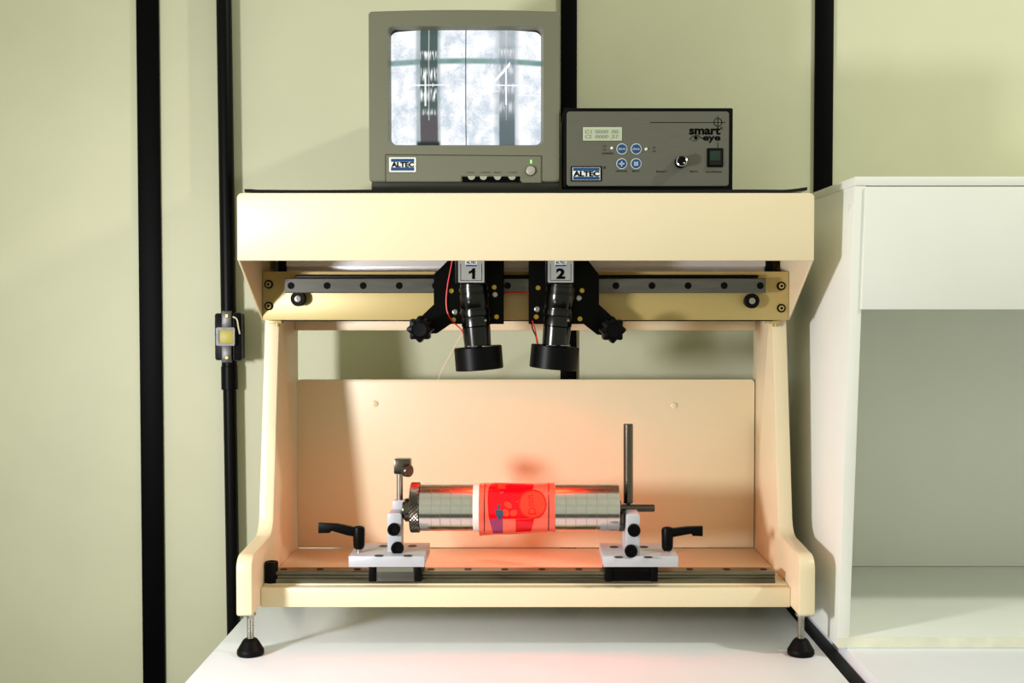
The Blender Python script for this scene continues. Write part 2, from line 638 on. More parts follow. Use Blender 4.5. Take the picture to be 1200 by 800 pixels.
for s, px in ((-1, 323), (1, 907)):
    bm = N()
    pbox(bm, px - 8, px + 7, 375.4, 379, 0.146, 0.164, 0.0006)
    lathe(bm, [(0.0032, 0), (0.0032, 0.004), (0, 0.004)], W(px + s * -2, 379, 0.156), (0, 0, -1), 12)
    finish('beam_bracket', bm, 'beam_paint', mach)
bm = N(); bx(bm, W(329, 376, 0.141).x, W(905, 376, 0.141).x, 0.1410, 0.1450, bz0 - 0.0014, bz0 - 0.0001); finish('beam_gap_shade', bm, 'black_rubber', mach)  # thin black box in place of the dark gap under the beam
# aluminium profile behind the beam
az0 = bz1 - 0.004
bm = N()
ax0, ax1 = W(336, 312, 0.19).x, W(897, 312, 0.19).x
bx(bm, ax0, ax1, 0.19, 0.23, az0, hz0 + 0.03, 0.001)
bx(bm, ax0, ax1, 0.1885, 0.19, az0 + 0.004, az0 + 0.007)
bx(bm, ax0, ax1, 0.187, 0.19, az0 + 0.012, az0 + 0.030)
finish('profile_rail', bm, 'alu', mach)
for px0, px1 in ((325.5, 335.5), (897, 907)):
    bm = N()
    a, b = W(px0, 312, 0.186).x, W(px1, 312, 0.186).x
    bx(bm, a, b, 0.186, 0.234, az0 - 0.002, hz0 + 0.034, 0.001)
    finish('profile_cap', bm, 'black_plastic', mach)
bm = N(); bx(bm, -HX + 0.004, HX - 0.004, 0.24, 0.243, bz1 - 0.06, hz1 - 0.004); finish('inner_backplate', bm, 'cream', mach)
# upper guide rail with counterbored holes


def slotted_rail(name, x0, x1, prof, holes, hr, axis_at, ndir, m, parent):
    bm = N()
    prism(bm, prof, 'yz', x0, x1)
    o = finish(name, bm, m, parent, smooth=25)
    for hx in holes:
        c = axis_at(hx)
        b = N()
        lathe(b, [(hr, 0.0), (hr + 0.0004, 0.0004), (hr - 0.0002, 0.0004), (hr - 0.0003, 0.0002), (0, 0.0002)], c, ndir, 20)
        finish('rail_hole', b, 'black_metal', o)
    return o


rz0, rz1 = W(616, 343.2, 0.122).z, W(616, 326.0, 0.122).z
rh = rz1 - rz0
prof = [(0.122, rz0 + 0.001), (0.122, rz1 - 0.001), (0.123, rz1), (0.127, rz1), (0.130, rz1 - 0.003), (0.133, rz1), (0.1398, rz1),
        (0.1398, rz0), (0.133, rz0), (0.130, rz0 + 0.003), (0.127, rz0), (0.123, rz0)]
rx0, rx1 = W(333.5, 334, 0.122).x, W(897.5, 334, 0.122).x
slotted_rail('upper_rail', rx0, rx1, prof, [341.0 + 42.3 * k for k in range(14)], 0.0040,
             lambda h: W(h, 334.6, 0.122), (0, -1, 0), 'rail_dark', mach)
bm = N(); bx(bm, rx0 + 0.012, rx1 - 0.008, 0.1300, 0.1398, rz1 + 0.0005, rz1 + 0.0045, 0.0006); finish('rail_shadow_strip', bm, 'black_metal', mach)  # black strip standing in for the shadow along the rail's top
# lower guide rail
lz0 = 0.0750
lz1 = 0.0895
prof = [(0.0630, lz0), (0.0630, lz0 + 0.004), (0.0655, lz0 + 0.0065), (0.0655, lz0 + 0.0085), (0.0630, lz0 + 0.0105), (0.0630, lz1 - 0.001), (0.064, lz1),
        (0.086, lz1), (0.087, lz1 - 0.001), (0.087, lz0 + 0.0105), (0.0845, lz0 + 0.0085), (0.0845, lz0 + 0.0065), (0.087, lz0 + 0.004), (0.087, lz0)]
lx0, lx1 = W(323, 678, 0.063).x, W(908.5, 678, 0.063).x
slotted_rail('lower_rail', lx0, lx1, prof, [332 + 43.3 * k for k in range(14)], 0.0042,
             lambda h: Vector((W(h, 668, 0.075).x, 0.075, lz1)), (0, 0, 1), 'rail_steel', mach)
bm = N()
a, b = W(309, 670, 0.058).x, W(323.5, 670, 0.058).x
lathe(bm, [(0, 0), (0.0078, 0), (0.0082, 0.001), (0.0082, 0.0250), (0.0074, 0.026), (0.004, 0.026), (0.0038, 0.0245), (0, 0.0245)],
      ((a + b) / 2, 0.068, 0.0749), (0, 0, 1), 28)
finish('rail_stop', bm, 'black_rubber', mach)
# feet
for x in (-0.3290, 0.3290):
    for y in (0.016, 0.272):
        bm = N()
        lathe(bm, [(0, 0), (0.0150, 0), (0.0162, 0.002), (0.0158, 0.0065), (0.0150, 0.0075), (0.0098, 0.0165), (0.0078, 0.0190), (0.0060, 0.0200), (0, 0.0200)], (x, y, 0.0), (0, 0, 1), 32)
        pad = finish('foot', bm, 'black_rubber', mach)
        bm = N()
        prof = [(0.0038, 0)] + [(0.0041 if k % 2 else 0.0036, 0.001 * k) for k in range(1, 26)]
        lathe(bm, prof + [(0.0038, 0.028)], (x, y, 0.0195), (0, 0, 1), 16)
        finish('threaded_stud', bm, 'steel', pad)
        bm = N()
        lathe(bm, [(0, 0), (0.0068, 0), (0.0072, 0.0006), (0.0072, 0.0030), (0, 0.0030)], (x, y, 0.0468), (0, 0, 1), 6)
        finish('nut', bm, 'steel', pad)

# ------------------------------------------------------------------ black mat on the hood
bm = N()
mx0, mx1 = W(286.5, 223, 0.024).x, W(946, 223, 0.024).x
nx = 90
rows = []
for i in range(nx + 1):
    x = mx0 + (mx1 - mx0) * i / nx
    up = 0.0
    if x > mx1 - 0.030:
        up = 0.0035 * ((x - mx1 + 0.030) / 0.030) ** 1.5
    if x < mx0 + 0.012:
        up = 0.0006
    up += 0.0003 * math.sin(x * 31.0) + 0.0003
    zt = hz1 + 0.0040 + up
    zl = hz1 + 0.0002 + up
    rows.append([bm.verts.new(p) for p in ((x, 0.024, zl), (x, 0.024, zt), (x, 0.295, zt), (x, 0.295, zl))])
for a, b in zip(rows, rows[1:]):
    for k in range(4):
        bm.faces.new((a[k], a[(k + 1) % 4], b[(k + 1) % 4], b[k]))
bm.faces.new(rows[0]); bm.faces.new(rows[-1][::-1])
o = finish('rubber_mat', bm, 'black_gloss')
tag(o, 'thin black mat lying on top of the machine hood', 'mat')
MATZ = hz1 + 0.0048


# ------------------------------------------------------------------ logo badge
def badge(parent, x0, x1, y0, y1, Y, name='logo_badge', word=True, rim='white_print'):
    bm = N()
    prism(bm, prrect(x0, x1, y0, y1, Y, 1.2), 'xz', Y, Y + 0.0008)
    b = finish(name, bm, rim, parent)
    w, h = x1 - x0, y1 - y0
    bm = N(); prism(bm, ppoly([(x0 + .05 * w, y1 - .08 * h), (x1 - .05 * w, y1 - .08 * h), (x1 - .05 * w, y0 + .08 * h), (x0 + .05 * w, y0 + .08 * h)], Y - 0.0001), 'xz', Y - 0.0001, Y)
    finish('badge_field', bm, 'white_print', b)
    for ya, yb in ((y0 + .10 * h, y0 + .31 * h), (y1 - .31 * h, y1 - .10 * h)):
        bm = N()
        prism(bm, ppoly([(x0 + .07 * w, yb), (x1 - .07 * w, yb), (x1 - .07 * w, ya), (x0 + .07 * w, ya)], Y - 0.0003), 'xz', Y - 0.0003, Y)
        finish('blue_band', bm, 'blue_print', b)
    lettering('badge_lettering', 'ALTEC', (x0 + x1) / 2, (y0 + y1) / 2, .36 * h, Y - 0.0005, 'ink', b, .84 * w, 0.045)
    return b


# ------------------------------------------------------------------ monitor
MY = 0.055
mon = thing('crt_monitor', (W(544, 200, MY).x, 0.2, MATZ), 'small grey tube monitor with lit screen standing on the hood', 'monitor')


def arched(poly, x0, x1, z_mid, amount):
    out = []
    for x, z in poly:
        u = (x - (x0 + x1) / 2) / ((x1 - x0) / 2)
        if z > z_mid:
            z += amount * (1 - u * u)
        out.append((x, z))
    return out


oa, ob_ = W(432.5, 213, MY), W(656.5, 13.5, MY)
ia, ib = W(454.5, 170.5, MY), W(637, 30.5, MY)
out_p = densify(rrect(oa.x, ob_.x, oa.z, ob_.z, 0.004, 4), 0.006)
out_p = arched(out_p, oa.x, ob_.x, (oa.z + ob_.z) / 2 + 0.05, 0.0022)
# sample inner outline along the same directions as the outer one
icx, icz = (ia.x + ib.x) / 2, (ia.z + ib.z) / 2
ihw, ihh = (ib.x - ia.x) / 2, (ib.z - ia.z) / 2


def superpt(ang, hw, hh, r):
    """point on a rounded rectangle (half sizes hw, hh, corner r) in direction ang"""
    lo, hi = 0.0, 2.0 * max(hw, hh)
    for _ in range(30):
        m_ = (lo + hi) / 2
        x, z = abs(m_ * math.cos(ang)), abs(m_ * math.sin(ang))
        inside = x <= hw and z <= hh
        if inside and x > hw - r and z > hh - r:
            inside = math.hypot(x - hw + r, z - hh + r) <= r
        if inside:
            lo = m_
        else:
            hi = m_
    return lo * math.cos(ang), lo * math.sin(ang)


NA = 120
angs = [2 * math.pi * k / NA for k in range(NA)]
ocx, ocz = (oa.x + ob_.x) / 2, (oa.z + ob_.z) / 2
ohw, ohh = (ob_.x - oa.x) / 2, (ob_.z - oa.z) / 2
# extra directions through the corners keep them crisp
for cx, cz, hw, hh in ((ocx, ocz, ohw, ohh),):
    for sx in (-1, 1):
        for sz in (-1, 1):
            for e in (-0.012, 0, 0.012):
                angs.append(math.atan2((cz + sz * hh) - icz, (cx + sx * hw) - icx) % (2 * math.pi) + e)
            for e in (-0.06, -0.04, -0.02, 0, 0.02, 0.04, 0.06):
                angs.append(math.atan2(sz * ihh, sx * ihw) % (2 * math.pi) + e)
angs = sorted(set(round(a % (2 * math.pi), 5) for a in angs))


def ray_outer(a):
    """from the screen centre to the outer rounded rectangle"""
    lo, hi = 0.0, 1.0
    for _ in range(34):
        m_ = (lo + hi) / 2
        x, z = icx + m_ * math.cos(a) - ocx, icz + m_ * math.sin(a) - ocz
        u = x / ohw
        hh = ohh + (0.0022 * (1 - u * u) if z > 0 and abs(u) < 1 else 0)
        inside = abs(x) <= ohw and abs(z) <= hh
        r = 0.004
        if inside and abs(x) > ohw - r and abs(z) > hh - r:
            inside = math.hypot(abs(x) - ohw + r, abs(z) - hh + r) <= r
        if inside:
            lo = m_
        else:
            hi = m_
    return icx + lo * math.cos(a), icz + lo * math.sin(a)


bm = N()
loops = []
for spec in ('back', 'edge', 'front', 'lip', 'deep'):
    ring = []
    for a in angs:
        if spec in ('back', 'edge', 'front'):
            x, z = ray_outer(a)
            if spec == 'front':
                x, z = x + (icx - x) * 0.012, z + (icz - z) * 0.012
            y = {'back': MY + 0.045, 'edge': MY + 0.0015, 'front': MY}[spec]
        else:
            k = 1.0 if spec == 'lip' else 0.965
            dx, dz = superpt(a, ihw * k, ihh * k, 0.007)
            x, z = icx + dx, icz + dz
            y = MY + (0.0 if spec == 'lip' else 0.014)
        ring.append(bm.verts.new((x, y, z)))
    loops.append(ring)
for a, b in zip(loops, loops[1:]):
    n = len(a)
    for k in range(n):
        bm.faces.new((a[k], a[(k + 1) % n], b[(k + 1) % n], b[k]))
bez = finish('bezel', bm, 'grey_plastic', mon, smooth=30)
# rear shell, tapering
bm = N()
l1 = [bm.verts.new((x, MY + 0.045, z)) for x, z in [(ocx + (p[0] - ocx) * 0.985, ocz + (p[1] - ocz) * 0.985) for p in rrect(oa.x, ob_.x, oa.z, ob_.z, 0.006, 4)]]
l2 = [bm.verts.new((x, MY + 0.12, z)) for x, z in [(ocx + (p[0] - ocx) * 0.96, ocz + (p[1] - ocz) * 0.97) for p in rrect(oa.x, ob_.x, oa.z, ob_.z, 0.01, 4)]]
l3 = [bm.verts.new((x, MY + 0.285, z)) for x, z in [(ocx + (p[0] - ocx) * 0.72, ocz - 0.012 + (p[1] - ocz) * 0.80) for p in rrect(oa.x, ob_.x, oa.z, ob_.z, 0.02, 4)]]
for a, b in ((l1, l2), (l2, l3)):
    n = len(a)
    for k in range(n):
        bm.faces.new((a[k], a[(k + 1) % n], b[(k + 1) % n], b[k]))
bm.faces.new(l3)
bm.faces.new(l1[::-1])
finish('rear_shell', bm, 'grey_plastic', mon)
bm = N()
ba = W(433, 213, MY)
bx(bm, oa.x + 0.002, ob_.x - 0.001, MY + 0.006, MY + 0.22, MATZ - 0.0005, oa.z - 0.0002, 0.001)
finish('base', bm, 'grey_plastic_dark', mon)
# black mask behind the glass, then the glass itself
bm = N()
pl = [superpt(a, ihw * 0.985, ihh * 0.985, 0.007) for a in angs]
prism(bm, [(icx + x, icz + z) for x, z in pl], 'xz', MY + 0.0135, MY + 0.016)
finish('tube_mask', bm, 'black_gloss', mon)


def screen_mat():
    m = bpy.data.materials.new('screen_picture')
    m.use_nodes = True
    nt = m.node_tree
    nt.nodes.clear()
    L = nt.links

    def val(x):
        n = nt.nodes.new('ShaderNodeValue'); n.outputs[0].default_value = x; return n.outputs[0]

    def M(op, a, b=None, c=None, clamp=False):
        n = nt.nodes.new('ShaderNodeMath'); n.operation = op; n.use_clamp = clamp
        for i, s in enumerate((a, b, c)):
            if s is None:
                continue
            if isinstance(s, (int, float)):
                n.inputs[i].default_value = s
            else:
                L.new(s, n.inputs[i])
        return n.outputs[0]

    def sm(x, a, b):      # smoothstep a..b
        n = nt.nodes.new('ShaderNodeMapRange'); n.interpolation_type = 'SMOOTHSTEP'
        L.new(x, n.inputs['Value'])
        n.inputs['From Min'].default_value = a; n.inputs['From Max'].default_value = b
        return n.outputs[0]

    def win(x, a, b, s):  # soft window
        return M('MULTIPLY', sm(x, a - s, a + s), M('SUBTRACT', 1.0, sm(x, b - s, b + s)))

    def mix(f, a, b):
        n = nt.nodes.new('ShaderNodeMix'); n.data_type = 'RGBA'
        L.new(f, n.inputs[0])
        for k, s in ((6, a), (7, b)):
            if isinstance(s, tuple):
                n.inputs[k].default_value = s
            else:
                L.new(s, n.inputs[k])
        return n.outputs[2]

    tc = nt.nodes.new('ShaderNodeTexCoord')
    sp = nt.nodes.new('ShaderNodeSeparateXYZ')
    L.new(tc.outputs['Object'], sp.inputs[0])
    u = M('ADD', M('DIVIDE', sp.outputs[0], 2 * ihw), 0.5)
    v = M('SUBTRACT', 0.5, M('DIVIDE', sp.outputs[2], 2 * ihh))     # 0 at the top

    def noise(scale, det, sx=1, sz=1, dist=0.0):
        mp = nt.nodes.new('ShaderNodeMapping'); mp.inputs['Scale'].default_value = (sx, 1, sz)
        L.new(tc.outputs['Object'], mp.inputs[0])
        n = nt.nodes.new('ShaderNodeTexNoise'); n.inputs['Scale'].default_value = scale; n.inputs['Detail'].default_value = det
        n.inputs['Distortion'].default_value = dist
        L.new(mp.outputs[0], n.inputs['Vector'])
        return n.outputs['Fac']
    n1 = noise(48, 7, 1.1, 1, 0.3)
    n2 = noise(420, 3)
    nv = noise(90, 3, 6, 0.5)
    base = mix(sm(M('ADD', n1, M('MULTIPLY', M('SUBTRACT', n2, 0.5), 0.35)), 0.28, 0.62), lin((196, 209, 222)), lin((250, 252, 255)))
    # green horizontal band
    yb = M('ADD', v, M('MULTIPLY', M('POWER', M('ABSOLUTE', M('SUBTRACT', u, 0.5)), 2.0), -0.07))
    g = M('MULTIPLY', win(yb, 0.258, 0.305, 0.012), M('ADD', 0.55, M('MULTIPLY', n1, 0.7)), None, True)
    base = mix(g, base, lin((110, 148, 142)))
    # second picture: band on the right half
    b2 = win(u, 0.69, 0.835, 0.02)
    base = mix(M('MULTIPLY', b2, 0.55), base, lin((150, 166, 176)))
    b2c = M('MULTIPLY', win(u, 0.715, 0.815, 0.006), M('ADD', 0.25, M('MULTIPLY', v, 0.75)))
    base = mix(M('MULTIPLY', b2c, 0.9), base, lin((92, 104, 112)))
    base = mix(M('MULTIPLY', M('MULTIPLY', win(u, 0.715, 0.815, 0.006), sm(v, 0.70, 0.80)), 0.65), base, lin((82, 98, 102)))
    # first picture: dark band on the left half
    b1h = win(u, 0.178, 0.335, 0.012)
    base = mix(M('MULTIPLY', b1h, 0.65), base, lin((120, 140, 144)))
    b1 = win(u, 0.205, 0.318, 0.005)
    dark = mix(sm(v, 0.70, 0.76), lin((66, 86, 84)), lin((84, 78, 82)))
    base = mix(M('MULTIPLY', b1, 0.96), base, dark)
    base = mix(M('MULTIPLY', win(u, 0.18, 0.33, 0.01), sm(v, 0.94, 0.97)), base, lin((34, 46, 48)))
    # white noise patches inside the bands
    for (ua, ub, va, vb_, k, per) in ((0.207, 0.316, 0.20, 0.73, 1.0, 36.0), (0.71, 0.81, 0.18, 0.76, 0.55, 40.0)):
        w = M('MULTIPLY', win(u, ua, ub, 0.006), win(v, va, vb_, 0.015))
        str_ = M('MULTIPLY', sm(nv, 0.42, 0.56), M('ADD', 0.4, M('MULTIPLY', M('SINE', M('MULTIPLY', v, per)), 0.6)), None, True)
        base = mix(M('MULTIPLY', M('MULTIPLY', w, str_), k), base, lin((250, 252, 255)))
    white = lin((255, 255, 255))

    def seg(ua, ub, va, vb_, k=1.0, soft=0.002):
        nonlocal base
        base = mix(M('MULTIPLY', M('MULTIPLY', win(u, ua, ub, soft), win(v, va, vb_, soft)), k), base, white)
    seg(0.258, 0.264, 0.0, 0.78, 0.45)
    seg(0.234, 0.244, 0.38, 0.66)
    seg(0.10, 0.37, 0.479, 0.489)
    seg(0.193, 0.197, 0.468, 0.50); seg(0.285, 0.289, 0.468, 0.50)
    seg(0.754, 0.764, 0.34, 0.65)
    seg(0.757, 0.762, 0.0, 0.78, 0.3)
    seg(0.625, 0.90, 0.481, 0.491)
    seg(0.706, 0.710, 0.47, 0.505); seg(0.806, 0.810, 0.47, 0.505)
    seg(0.565, 0.715, 0.535, 0.541, 0.9)
    seg(0.83, 0.96, 0.562, 0.570, 0.7)
    seg(0.855, 0.91, 0.735, 0.742, 0.7)
    # diagonal stroke
    dd = M('SUBTRACT', M('ADD', M('MULTIPLY', u, 1.52), v), 1.496)
    base = mix(M('MULTIPLY', win(dd, -0.016, 0.016, 0.004), win(u, 0.685, 0.785, 0.003)), base, white)
    # dividing line
    base = mix(win(u, 0.4965, 0.5025, 0.0012), base, lin((38, 54, 66)))
    em = nt.nodes.new('ShaderNodeEmission')
    L.new(base, em.inputs[0])
    em.inputs[1].default_value = 1.0
    gl = nt.nodes.new('ShaderNodeBsdfGlossy'); gl.inputs['Roughness'].default_value = 0.1
    gl.inputs['Color'].default_value = (0.03, 0.03, 0.03, 1)
    ad = nt.nodes.new('ShaderNodeAddShader')
    L.new(em.outputs[0], ad.inputs[0]); L.new(gl.outputs[0], ad.inputs[1])
    out = nt.nodes.new('ShaderNodeOutputMaterial')
    L.new(ad.outputs[0], out.inputs[0])
    return m


bm = N()
cverts = [bm.verts.new((icx, MY + 0.0055, icz))]
prevr = None
for ri in range(1, 13):
    k = ri / 12.0
    ring = []
    for a in angs:
        dx, dz = superpt(a, ihw * 0.985, ihh * 0.99, 0.010)
        u_ = dx / ihw
        if dz > 0:
            dz -= 0.0045 * (u_ ** 2)
        ring.append(bm.verts.new((icx + dx * k, MY + 0.0055 + 0.0075 * k * k, icz + dz * k)))
    n = len(ring)
    for j in range(n):
        if prevr is None:
            bm.faces.new((cverts[0], ring[j], ring[(j + 1) % n]))
        else:
            bm.faces.new((prevr[j], ring[j], ring[(j + 1) % n], prevr[(j + 1) % n]))
    prevr = ring
finish('screen', bm, screen_mat(), mon, smooth=80)
# control door
dY = MY - 0.0010
bm = N()
prism(bm, ppoly([(452.5, 212.6), (452.5, 181.5), (634, 183), (634, 214), (612, 214), (610, 206.5), (541, 206), (540, 212.6)], dY), 'xz', dY, MY + 0.0004, 0.0005, 1)
door = finish('control_door', bm, 'grey_plastic', mon)
for a, b in (((451.8, 213), (451.8, 181)), ((451.8, 181), (634.8, 182.6)), ((634.8, 182.6), (634.8, 214))):
    bm = N()
    tube(bm, [W(a[0], a[1], MY - 0.0001), W(b[0], b[1], MY - 0.0001)], 0.0005, 5, 2)
    finish('door_gap', bm, 'grey_plastic_dark', mon)
bm = N()
pbox(bm, 541.5, 609.5, 206.8, 213.2, MY - 0.0001, MY + 0.002)
finish('control_recess', bm, 'ink', mon)
for px in (552.5, 566.5, 583, 600):
    bm = N()
    c = W(px, 206.5, MY)
    lathe(bm, [(0, 0), (0.0042, 0), (0.0045, 0.0008), (0.0045, 0.003), (0, 0.003)], (c.x, MY + 0.0025, c.z), (0, -1, 0), 20)
    finish('control_knob', bm, 'button_grey', mon)
for px, w in ((551.5, 9), (569, 12), (583.5, 9), (600.5, 12)):
    lettering('knob_lettering', {551.5: 'V-HOLD', 569: 'CONTRAST', 583.5: 'BRIGHT', 600.5: 'V-SIZE'}[px], px, 202, 1.7, dY - 0.0003, 'grey_plastic_dark', door, w)
bm = N()
c = W(621.8, 200, dY)
lathe(bm, [(0.0066, 0.0), (0.0066, 0.0008), (0.0058, 0.0008)], c, (0, -1, 0), 28)
finish('power_ring', bm, 'grey_plastic_dark', door)
bm = N()
lathe(bm, [(0.0057, 0.0), (0.0056, 0.0025), (0.0048, 0.0032), (0, 0.0034)], c, (0, -1, 0), 28)
finish('power_button', bm, 'button_grey', door)
bm = N()
pbox(bm, 621.2, 623.4, 187.2, 191.4, dY - 0.0006, dY, 0.0003)
finish('power_lamp', bm, 'led_green', door)
badge(door, 456, 487.5, 184.3, 201.5, dY - 0.0010)

# ------------------------------------------------------------------ controller box
KY = 0.050
ctl = thing('controller_box', (W(760, 200, KY).x, 0.15, MATZ), 'black cased controller with grey front panel beside the monitor on the hood', 'controller')
a, b = W(660.5, 222, KY), W(859, 126.5, KY)
bm = N()
prism(bm, rrect(a.x, b.x, MATZ, b.z, 0.0018, 3), 'xz', KY, 0.262, 0.0010, 2)
finish('case', bm, 'black_plastic', ctl)
FY = KY - 0.0012
bm = N()
prism(bm, prrect(664, 854.5, 130.5, 218, FY, 3.5), 'xz', FY, KY + 0.001, 0.0004, 1)
fp = finish('face_plate', bm, 'face_plate', ctl)
bm = N(); prism(bm, prrect(683.2, 728.8, 149, 164.6, FY - 0.0008, 0.6, 2), 'xz', FY - 0.0008, FY); lcd = finish('display', bm, 'lcd_frame', ctl)
bm = N(); prism(bm, prrect(684.8, 727.4, 150.4, 163.2, FY - 0.0010, 0.3, 2), 'xz', FY - 0.0010, FY); finish('display_glass', bm, 'lcd', lcd)
for s, py in (('C1', 154.2), ('C2', 160.0)):
    lettering('display_lettering', s, 689.4, py, 4.0, FY - 0.0013, 'lcd_ink', lcd, 7.4)
for s, py in (('0000', 154.2), ('0000', 160.0)):
    lettering('display_lettering', s, 705.2, py, 4.0, FY - 0.0013, 'lcd_ink', lcd, 15)
for s, py in (('.00', 154.2), ('.57', 160.0)):
    lettering('display_lettering', s, 720, py, 4.0, FY - 0.0013, 'lcd_ink', lcd, 9.2)
for px, py, what in ((728.8, 174.5, 'ZERAR'), (745.5, 174.5, 'ZERAR'), (728.6, 191.8, '+'), (745.4, 191.8, 'grid')):
    c = W(px, py, FY)
    bm = N()
    lathe(bm, [(0.0066, 0), (0.0065, 0.0006), (0.0057, 0.0007), (0.0057, 0.0004), (0, 0.0004)], c, (0, -1, 0), 32)
    bt = finish('push_button', bm, 'pale_print', ctl)
    bm = N()
    lathe(bm, [(0.0056, 0.0003), (0.0055, 0.0010), (0, 0.0011)], c, (0, -1, 0), 32)
    finish('button_cap', bm, 'blue_print', bt)
    if what == 'grid':
        for dx in (-1.3, 1.3):
            bm = N()
            pbox(bm, px + dx - 1.1, px + dx + 1.1, py - 2.2, py + 2.2, FY - 0.0014, FY - 0.0011)
            finish('button_mark', bm, 'pale_print', bt)
            lettering('button_lettering', '0', px + dx, py, 3.2, FY - 0.0016, 'blue_print', bt, 1.2)
    elif what == '+':
        bm = N()
        pbox(bm, px - 3, px + 3, py - 0.65, py + 0.65, FY - 0.0014, FY - 0.0011)
        pbox(bm, px - 0.65, px + 0.65, py - 3, py + 3, FY - 0.0014, FY - 0.0011)
        finish('button_mark', bm, 'pale_print', bt)
    else:
        lettering('button_lettering', what, px, py, 2.4, FY - 0.0015, 'pale_print', bt, 8.6)
for px, py in ((717, 173.6), (757.2, 174.8)):
    bm = N()
    lathe(bm, [(0.0019, 0), (0.0018, 0.0015), (0.001, 0.0026), (0, 0.003)], W(px, py, FY), (0, -1, 0), 16)
    finish('indicator_lamp', bm, 'led_clear', ctl)
for s, px, py, h, w in (('C1', 708.3, 171, 2.2, 3.2), ('C3', 708.3, 175.3, 2.2, 3.2), ('CILINDRO', 712.2, 179.6, 2.2, 14), ('C2', 766.6, 172.7, 2.2, 3.2),
                        ('C4', 766.6, 177, 2.2, 3.2), ('NAVEGAR', 728.3, 200.4, 2.0, 13), ('MODO', 745.3, 200.4, 2.0, 8.4), ('BRANCO', 775.2, 200.9, 2.0, 12),
                        ('PRETO', 813, 200.9, 2.0, 9.4), ('LIGA/DESLIGA', 836.5, 201.2, 2.0, 19)):
    lettering('panel_lettering', s, px, py, h, FY - 0.0003, 'ink', fp, w, 0.01)
badge(ctl, 669, 705.2, 194.6, 212.4, FY - 0.0010, rim='ink')
for px, py, s in ((708.4, 196.3, 2.6), (845.6, 150.2, 2.4)):
    k = (FY - CAM_Y) / F
    bm = N()
    c = W(px, py, FY - 0.0003)
    lathe(bm, [(s * 0.62 * k, 0), (s * 0.62 * k, 0.0001), (s * 0.46 * k, 0.0001)], c, (0, -1, 0), 20)
    finish('registered_ring', bm, 'ink', fp)
    lettering('panel_lettering', 'R', px, py, s * 0.6, FY - 0.0004, 'ink', fp)
# cross hair line and circle
for x0, x1, y0, y1 in ((762, 850, 143.05, 143.75), (840.9, 841.6, 135.8, 152), (840.9, 841.6, 167, 173.2)):
    bm = N()
    prism(bm, ppoly([(x0, y1), (x1, y1), (x1, y0), (x0, y0)], FY - 0.0003), 'xz', FY - 0.0003, FY)
    finish('cross_hair', bm, 'ink', fp)
bm = N()
k = (FY - CAM_Y) / F
lathe(bm, [(5.0 * k, 0), (5.0 * k, 0.0003), (4.2 * k, 0.0003), (4.2 * k, 0)], W(841.2, 143.3, FY), (0, -1, 0), 36)
finish('cross_hair_circle', bm, 'ink', fp)
lettering('panel_lettering', 'smart', 826, 153.2, 9.2, FY - 0.0004, 'ink', fp, 36.5, 0.035)
lettering('panel_lettering', 'eye', 834, 163.2, 7.8, FY - 0.0004, 'ink', fp, 20.5, 0.03)
# eye drawing: almond outline and pupil
bm = N()
tube(bm, [W(808, 163.4, FY), W(812, 159.8, FY), (W(817, 158.8, FY)), W(820, 160.2, FY), W(823.5, 162.6, FY)], 0.0005, 6)
finish('eye_drawing', bm, 'ink', fp)
bm = N()
tube(bm, [W(808.5, 162.4, FY), W(812, 165, FY), W(816, 165, FY), W(819.5, 161.5, FY)], 0.0003, 6)
finish('eye_drawing', bm, 'ink', fp)
bm = N()
lathe(bm, [(0.0022, 0), (0.0022, 0.0003), (0, 0.0003)], W(815.4, 161.6, FY), (0, -1, 0), 20)
finish('eye_drawing', bm, 'ink', fp)
# rotary knob
c = W(797.3, 190.3, FY)
bm = N()
prof = [(0.0072, 0), (0.0072, 0.001), (0.0066, 0.002), (0.0066, 0.0125), (0.0060, 0.0135)]
lathe(bm, prof, c, (0, -1, 0), 40)
kn = finish('rotary_knob', bm, 'black_plastic', ctl)
bm = N()
lathe(bm, [(0.0067, 0.0125), (0.0069, 0.0135), (0.0062, 0.0146), (0.0055, 0.0142), (0.0055, 0.0130)], c, (0, -1, 0), 40)
finish('knob_ring', bm, 'chrome', kn)
bm = N()
lathe(bm, [(0.0055, 0.0132), (0.0052, 0.0142), (0, 0.0142)], c, (0, -1, 0), 40)
finish('knob_cap', bm, 'black_plastic', kn)
bm = N()
cc = c + Vector((0.0028, -0.0145, -0.0022))
bx(bm, cc.x - 0.0011, cc.x + 0.0011, cc.y, cc.y + 0.0006, cc.z - 0.0005, cc.z + 0.0005)
finish('knob_pointer', bm, 'white_print', kn)
# rocker switch
bm = N()
prism(bm, prrect(828.4, 847.6, 173.4, 195.8, FY - 0.0016, 1.2, 3), 'xz', FY - 0.0016, FY, 0.0005, 1)
sw = finish('rocker_switch', bm, 'black_plastic', ctl)
bm = N()
q = [W(831, 193.5, FY), W(845, 193.5, FY), W(845, 176, FY), W(831, 176, FY)]
prism(bm, [(FY - 0.0016, q[0].z), (FY - 0.0040, q[0].z), (FY - 0.0022, (q[0].z * .62 + q[2].z * .38)), (FY - 0.0030, q[2].z), (FY - 0.0016, q[2].z)], 'yz', q[0].x, q[1].x, 0.0002, 1)
finish('rocker', bm, 'black_gloss', sw)
bm = N()
pbox(bm, 832, 844, 177, 188, FY - 0.0033, FY - 0.0020, 0.0003)
finish('rocker_window', bm, 'switch_green', sw)


# ------------------------------------------------------------------ inspection cameras on the upper rail
def socket_screw(px, py, Y, r, m, parent, name='screw'):
    bm = N()
    lathe(bm, [(r, 0), (r, 0.0014), (r * 0.85, 0.0018), (r * 0.5, 0.0018), (r * 0.45, 0.0007), (0, 0.0007)], W(px, py, Y), (0, -1, 0), 18)
    return finish(name, bm, m, parent)


